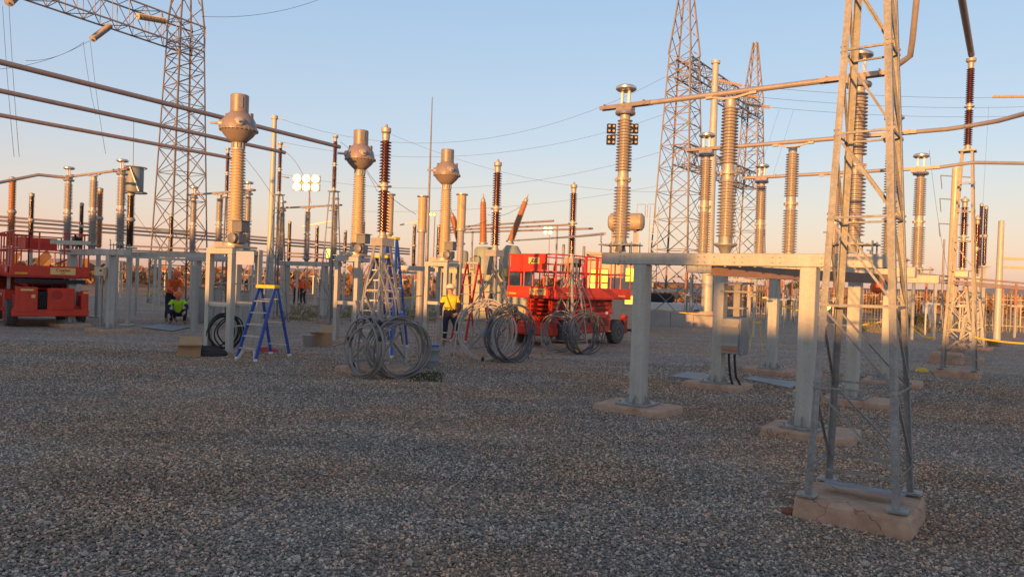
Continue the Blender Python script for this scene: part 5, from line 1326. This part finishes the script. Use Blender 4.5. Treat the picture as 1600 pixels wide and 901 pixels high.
# ------------------------------------------------------------------ people
def person(label, loc, rz, J, cols, helmet=HELW, sc=1.0, far=False, tape_legs=False, group=None):
    """J: joint name -> (x,y,z,r); facing -y"""
    E = [('pel','che'),('che','upp'),('upp','nec'),('nec','hd1'),('hd1','hd2')]
    for s_ in 'LR': E += [('upp','sh'+s_),('sh'+s_,'el'+s_),('el'+s_,'wr'+s_),('wr'+s_,'pa'+s_),('pel','hi'+s_),('hi'+s_,'kn'+s_),('kn'+s_,'an'+s_),('an'+s_,'to'+s_)]
    J = dict(J)
    for s_ in 'LR':
        w_ = V3(J['wr'+s_][:3]); p = V3(J['pa'+s_][:3]); d = (p-w_).normalized(); side = d.cross(V3((0,1,0)) if abs(d.y) < .8 else V3((0,0,1))).normalized(); fv = d.cross(side)
        for k,(o_,l_) in enumerate(((-.030,.075),(-.010,.09),(.010,.083),(.030,.065))):
            a = p+side*o_*1.15+d*.052; b = p+side*o_*1.25+d*(.05+l_*.9)+fv*l_*.25
            J['fa%d%s'%(k,s_)] = (*a,.0095); J['fb%d%s'%(k,s_)] = (*b,.008); E += [('pa'+s_,'fa%d%s'%(k,s_)),('fa%d%s'%(k,s_),'fb%d%s'%(k,s_))]
        a = p-side*.052+d*.008; b = p-side*.062+d*.052; J['ta'+s_] = (*a,.012); J['tb'+s_] = (*b,.009); E += [('pa'+s_,'ta'+s_),('ta'+s_,'tb'+s_)]
    names = list(J); idx = {n:i for i,n in enumerate(names)}
    me = bpy.data.meshes.new('person'); me.from_pydata([J[n][:3] for n in names], [(idx[a],idx[b]) for a,b in E], [])
    o = bpy.data.objects.new('tmp', me); COL.objects.link(o)
    md = o.modifiers.new('s','SKIN'); md.use_smooth_shade = True
    for n in names:
        sv = me.skin_vertices[0].data[idx[n]]; r_ = J[n][3]; sv.radius = (r_,r_*(.75 if n in ('che','upp','pel') else 1)); sv.use_root = (n == 'pel')
    ss = o.modifiers.new('ss','SUBSURF'); ss.levels = 1 if far else 2; ss.render_levels = ss.levels
    dg = bpy.context.evaluated_depsgraph_get(); em = bpy.data.meshes.new_from_object(o.evaluated_get(dg)); bpy.data.objects.remove(o)
    vs = [tuple(v.co) for v in em.vertices]; fs = [tuple(p.vertices) for p in em.polygons]
    cls = {}
    def seg_class(c):
        best = None; bd = 1e9
        for a,b in E:
            A = V3(J[a][:3]); B = V3(J[b][:3]); t_ = max(0,min(1,(c-A).dot(B-A)/max(1e-9,(B-A).length_squared))); d = (c-A.lerp(B,t_)).length/((J[a][3]+J[b][3])/2)
            if d < bd: bd = d; best = (a,b,t_)
        a,b,t_ = best
        if b in ('hd1','hd2') or a == 'hd1': return 0
        if a == 'nec' or b == 'nec': return 1 if t_ < .6 else 0
        if b[:2] in ('pa','fa','fb','ta','tb'): return 0
        if b.startswith('wr'): return 2
        if b.startswith('el'): return 1 if t_ < .5 else 2
        if b.startswith('to'): return 4
        if b.startswith('an'): return 5 if (tape_legs and (.12<t_<.26 or .66<t_<.80)) else (4 if t_ > .88 else 3)
        if b.startswith('kn') or b.startswith('hi'): return 3
        if (a,b) == ('pel','che'): return 3 if t_ < .3 else (2 if t_ < .45 else 1)
        if (a,b) == ('che','upp'): return 5 if (.12 < t_ < .34) else 1
        return 1
    mi = [seg_class(p.center) for p in em.polygons]
    mb = MB(); mb.v = list(vs); mb.f = list(fs); mb.sm = [True]*len(fs)
    nb = len(fs)
    hd = V3(J['hd2'][:3]); h1 = V3(J['hd1'][:3]); f_ = V3((0,-1,0)); f_ = (f_-(hd-h1).normalized()*f_.dot((hd-h1).normalized())).normalized(); sd_ = (hd-h1).normalized().cross(f_)
    mc = (hd+h1)/2+(hd-h1).normalized()*.01
    ft = MB(); ft.lathe([(.014,0),(.018,.02),(.008,.04),(.002,.045)], mc+f_*.075-(hd-h1).normalized()*.02, f_, seg=8)
    for s_ in (-1,1): ft.lathe([(.012,-.008),(.028,0),(.012,.012)], mc+sd_*s_*.088, sd_*s_, seg=8)
    t = mb.build('person', None, None); fo_ = each(ft,'nose',SKIN,t)
    for q_ in fo_[1:]: q_.name = 'ear'
    for m_ in cols: t.data.materials.append(m_)
    mats = mi+[0]*(len(mb.f)-nb); t.data.polygons.foreach_set('material_index', mats)
    ax = (hd-h1).normalized()
    hp = MB(); hp.lathe([(.145,.0),(.15,.01),(.128,.02),(.125,.06),(.10,.11),(.05,.135),(.01,.14)], hd+ax*.0, ax, seg=22)
    pk = MB(); pk.add([hd+ax*.005+sd_*.08+f_*.11, hd+ax*.005-sd_*.08+f_*.11, hd-ax*.005-sd_*.05+f_*.19, hd-ax*.005+sd_*.05+f_*.19],[(0,1,2,3)])
    hm = hp.build('hard_hat', helmet, t); pk.build('peak', helmet, hm)
    ey = MB()
    for s_ in (-1,1): ey.lathe([(.002,-.008),(.011,0),(.002,.008)], mc+f_*.083+sd_*s_*.033+ax*.012, f_, seg=8)
    each(ey,'eye', BLACK, t)
    mo = MB().bar(mc+f_*.083-sd_*.022-ax*.042, mc+f_*.083+sd_*.022-ax*.042,.008,.008); mo.build('mouth', REDD, t)
    t.location = loc; t.rotation_euler = (0,0,rz); t.scale = (sc,sc,sc)
    return tag(t, label, 'person', group)
STAND = {'pel':(0,0,.93,.15),'che':(0,0,1.18,.16),'upp':(0,.0,1.38,.13),'nec':(0,-.01,1.47,.06),'hd1':(0,-.02,1.555,.082),'hd2':(0,-.01,1.645,.09),
 'shL':(.185,0,1.385,.075),'elL':(.25,.03,1.11,.055),'wrL':(.22,-.10,.90,.036),'paL':(.19,-.14,.83,.036),
 'shR':(-.185,0,1.385,.075),'elR':(-.25,.04,1.11,.055),'wrR':(-.26,-.02,.87,.036),'paR':(-.26,-.04,.79,.036),
 'hiL':(.10,0,.86,.105),'knL':(.13,-.04,.48,.075),'anL':(.14,.03,.10,.055),'toL':(.17,-.13,.045,.045),
 'hiR':(-.10,0,.86,.105),'knR':(-.12,-.05,.48,.075),'anR':(-.13,.02,.10,.055),'toR':(-.16,-.14,.045,.045)}
cY = [SKIN,HIVY,NAVY,NAVY,BOOT,REFL]
p = G(701,540); w3 = dict(STAND); w3.update({'elL':(.30,.05,1.13,.055),'wrL':(.20,-.16,.95,.036),'paL':(.13,-.20,.90,.036),'knL':(.20,-.10,.50,.075),'anL':(.24,.0,.12,.055),'toL':(.30,-.15,.06,.045)})
person('worker in yellow and navy clothes standing in front of the red ladder', p, R(12), w3, cY, HELW, 1.0, tape_legs=True)
p = G(256,504); bend = dict(STAND)
for k_,(x,y,z) in {'che':(0,-.10,1.18),'upp':(0,-.26,1.36),'nec':(0,-.33,1.43),'hd1':(.0,-.40,1.49),'hd2':(.0,-.44,1.57),'shL':(.18,-.26,1.36),'shR':(-.18,-.26,1.36),'elL':(.24,-.38,1.12),'elR':(-.22,-.36,1.12),'wrL':(.16,-.55,1.00),'wrR':(-.10,-.55,1.0),'paL':(.12,-.62,.98),'paR':(-.06,-.62,.98)}.items():
    bend[k_] = (x,y,z,STAND[k_][3])
person('worker in orange shirt and helmet leaning over the crouching worker', p+V3((0,.5,0)), R(44), bend, [SKIN,HIVO,HIVO,NAVY,BOOT,REFL], HELO, 1.10)
p = G(278,506); cr = dict(STAND)
for k_,(x,y,z) in {'pel':(0,.12,.36),'che':(0,.0,.58),'upp':(0,-.14,.76),'nec':(0,-.20,.83),'hd1':(0,-.26,.89),'hd2':(0,-.28,.97),'shL':(.19,-.14,.76),'shR':(-.19,-.14,.76),'elL':(.30,-.32,.56),'elR':(-.33,-.22,.52),'wrL':(.24,-.52,.46),'wrR':(-.26,-.44,.36),'paL':(.22,-.58,.42),'paR':(-.24,-.50,.30),
    'hiL':(.11,.10,.34),'knL':(.24,-.30,.50),'anL':(.20,-.08,.10),'toL':(.24,-.26,.045),'hiR':(-.11,.10,.34),'knR':(-.24,-.28,.46),'anR':(-.20,-.06,.10),'toR':(-.24,-.24,.045)}.items():
    cr[k_] = (x,y,z,STAND[k_][3])
person('crouching worker in lime shirt and orange helmet', p, R(20), cr, [SKIN,HIVG,NAVY,NAVY,BOOT,HIVG], HELO, 1.05)
for k,(px,lab,rz) in enumerate(((441,'left of the far workers in orange behind the left middle disconnector',0.3),(463,'middle of the far workers in orange behind the left middle disconnector',2.6),(474,'right of the far workers in orange behind the left middle disconnector',-.5))):
    q = gz(px,440,46); q.z = 0
    person(lab.replace('of the far workers','far worker') if False else lab, q, rz, STAND, [SKIN,HIVO,HIVO,NAVY,BOOT,REFL], HELO, 1.03, far=True, group='far workers in orange clothes')

c = at(112,379,22.6); tag(MB().box(c,(1.15,.16,.12),R(8)).build('steel_offcut', GALVB, None, loc=c), 'short galvanised bar lying tilted on the left disconnector beam', 'steel bar')
c = at(157,424,21.8); t = thing('junction_box','small cream junction box between the two posts of the left disconnector','junction box',c,0)
MB().box(c,(.30,.16,.26),R(-10),.01).build('housing', PORCB, t); MB().lathe([(.03,0),(.03,.02)],c+V3((.06,-.09,.03)),(0,-1,0),seg=10).build('knob', BLACK, t)
MB().bar(V3((c.x,c.y+.1,0)),V3((c.x,c.y+.1,c.z)),.05).build('stand', GALVD, t)

c = at(1292,479,26); t = thing('small_work_lamp','tiny bright yellow lamp seen beside the near lattice post left leg','lamp',(c.x,c.y,0),0)
MB().tube([V3((c.x,c.y,0)),c-V3((0,0,.12))],.02,6).build('stand', GALVD, t); MB().lathe([(.02,-.12),(.10,-.08),(.13,0),(.10,.08),(.02,.12)],c,seg=14).build('lamp', GLOWS, t)

rnd = random.Random(21); mb = MB()
for k in range(150):
    p = G(rnd.uniform(-50,1650), 560+340*rnd.random()**1.3); r_ = rnd.uniform(.016,.034)
    mb.lathe([(r_*.3,0),(r_,r_*.35),(r_*.8,r_*.8),(r_*.1,r_)], p+V3((0,0,.006)), (rnd.uniform(-.3,.3),rnd.uniform(-.3,.3),1), seg=6)
o = mb.build('larger_stones', mat('pale_stone',(.40,.34,.28),.9,0,.4,30)); tag(o,'larger pale stones scattered over the gravel','stones',kind='stuff')
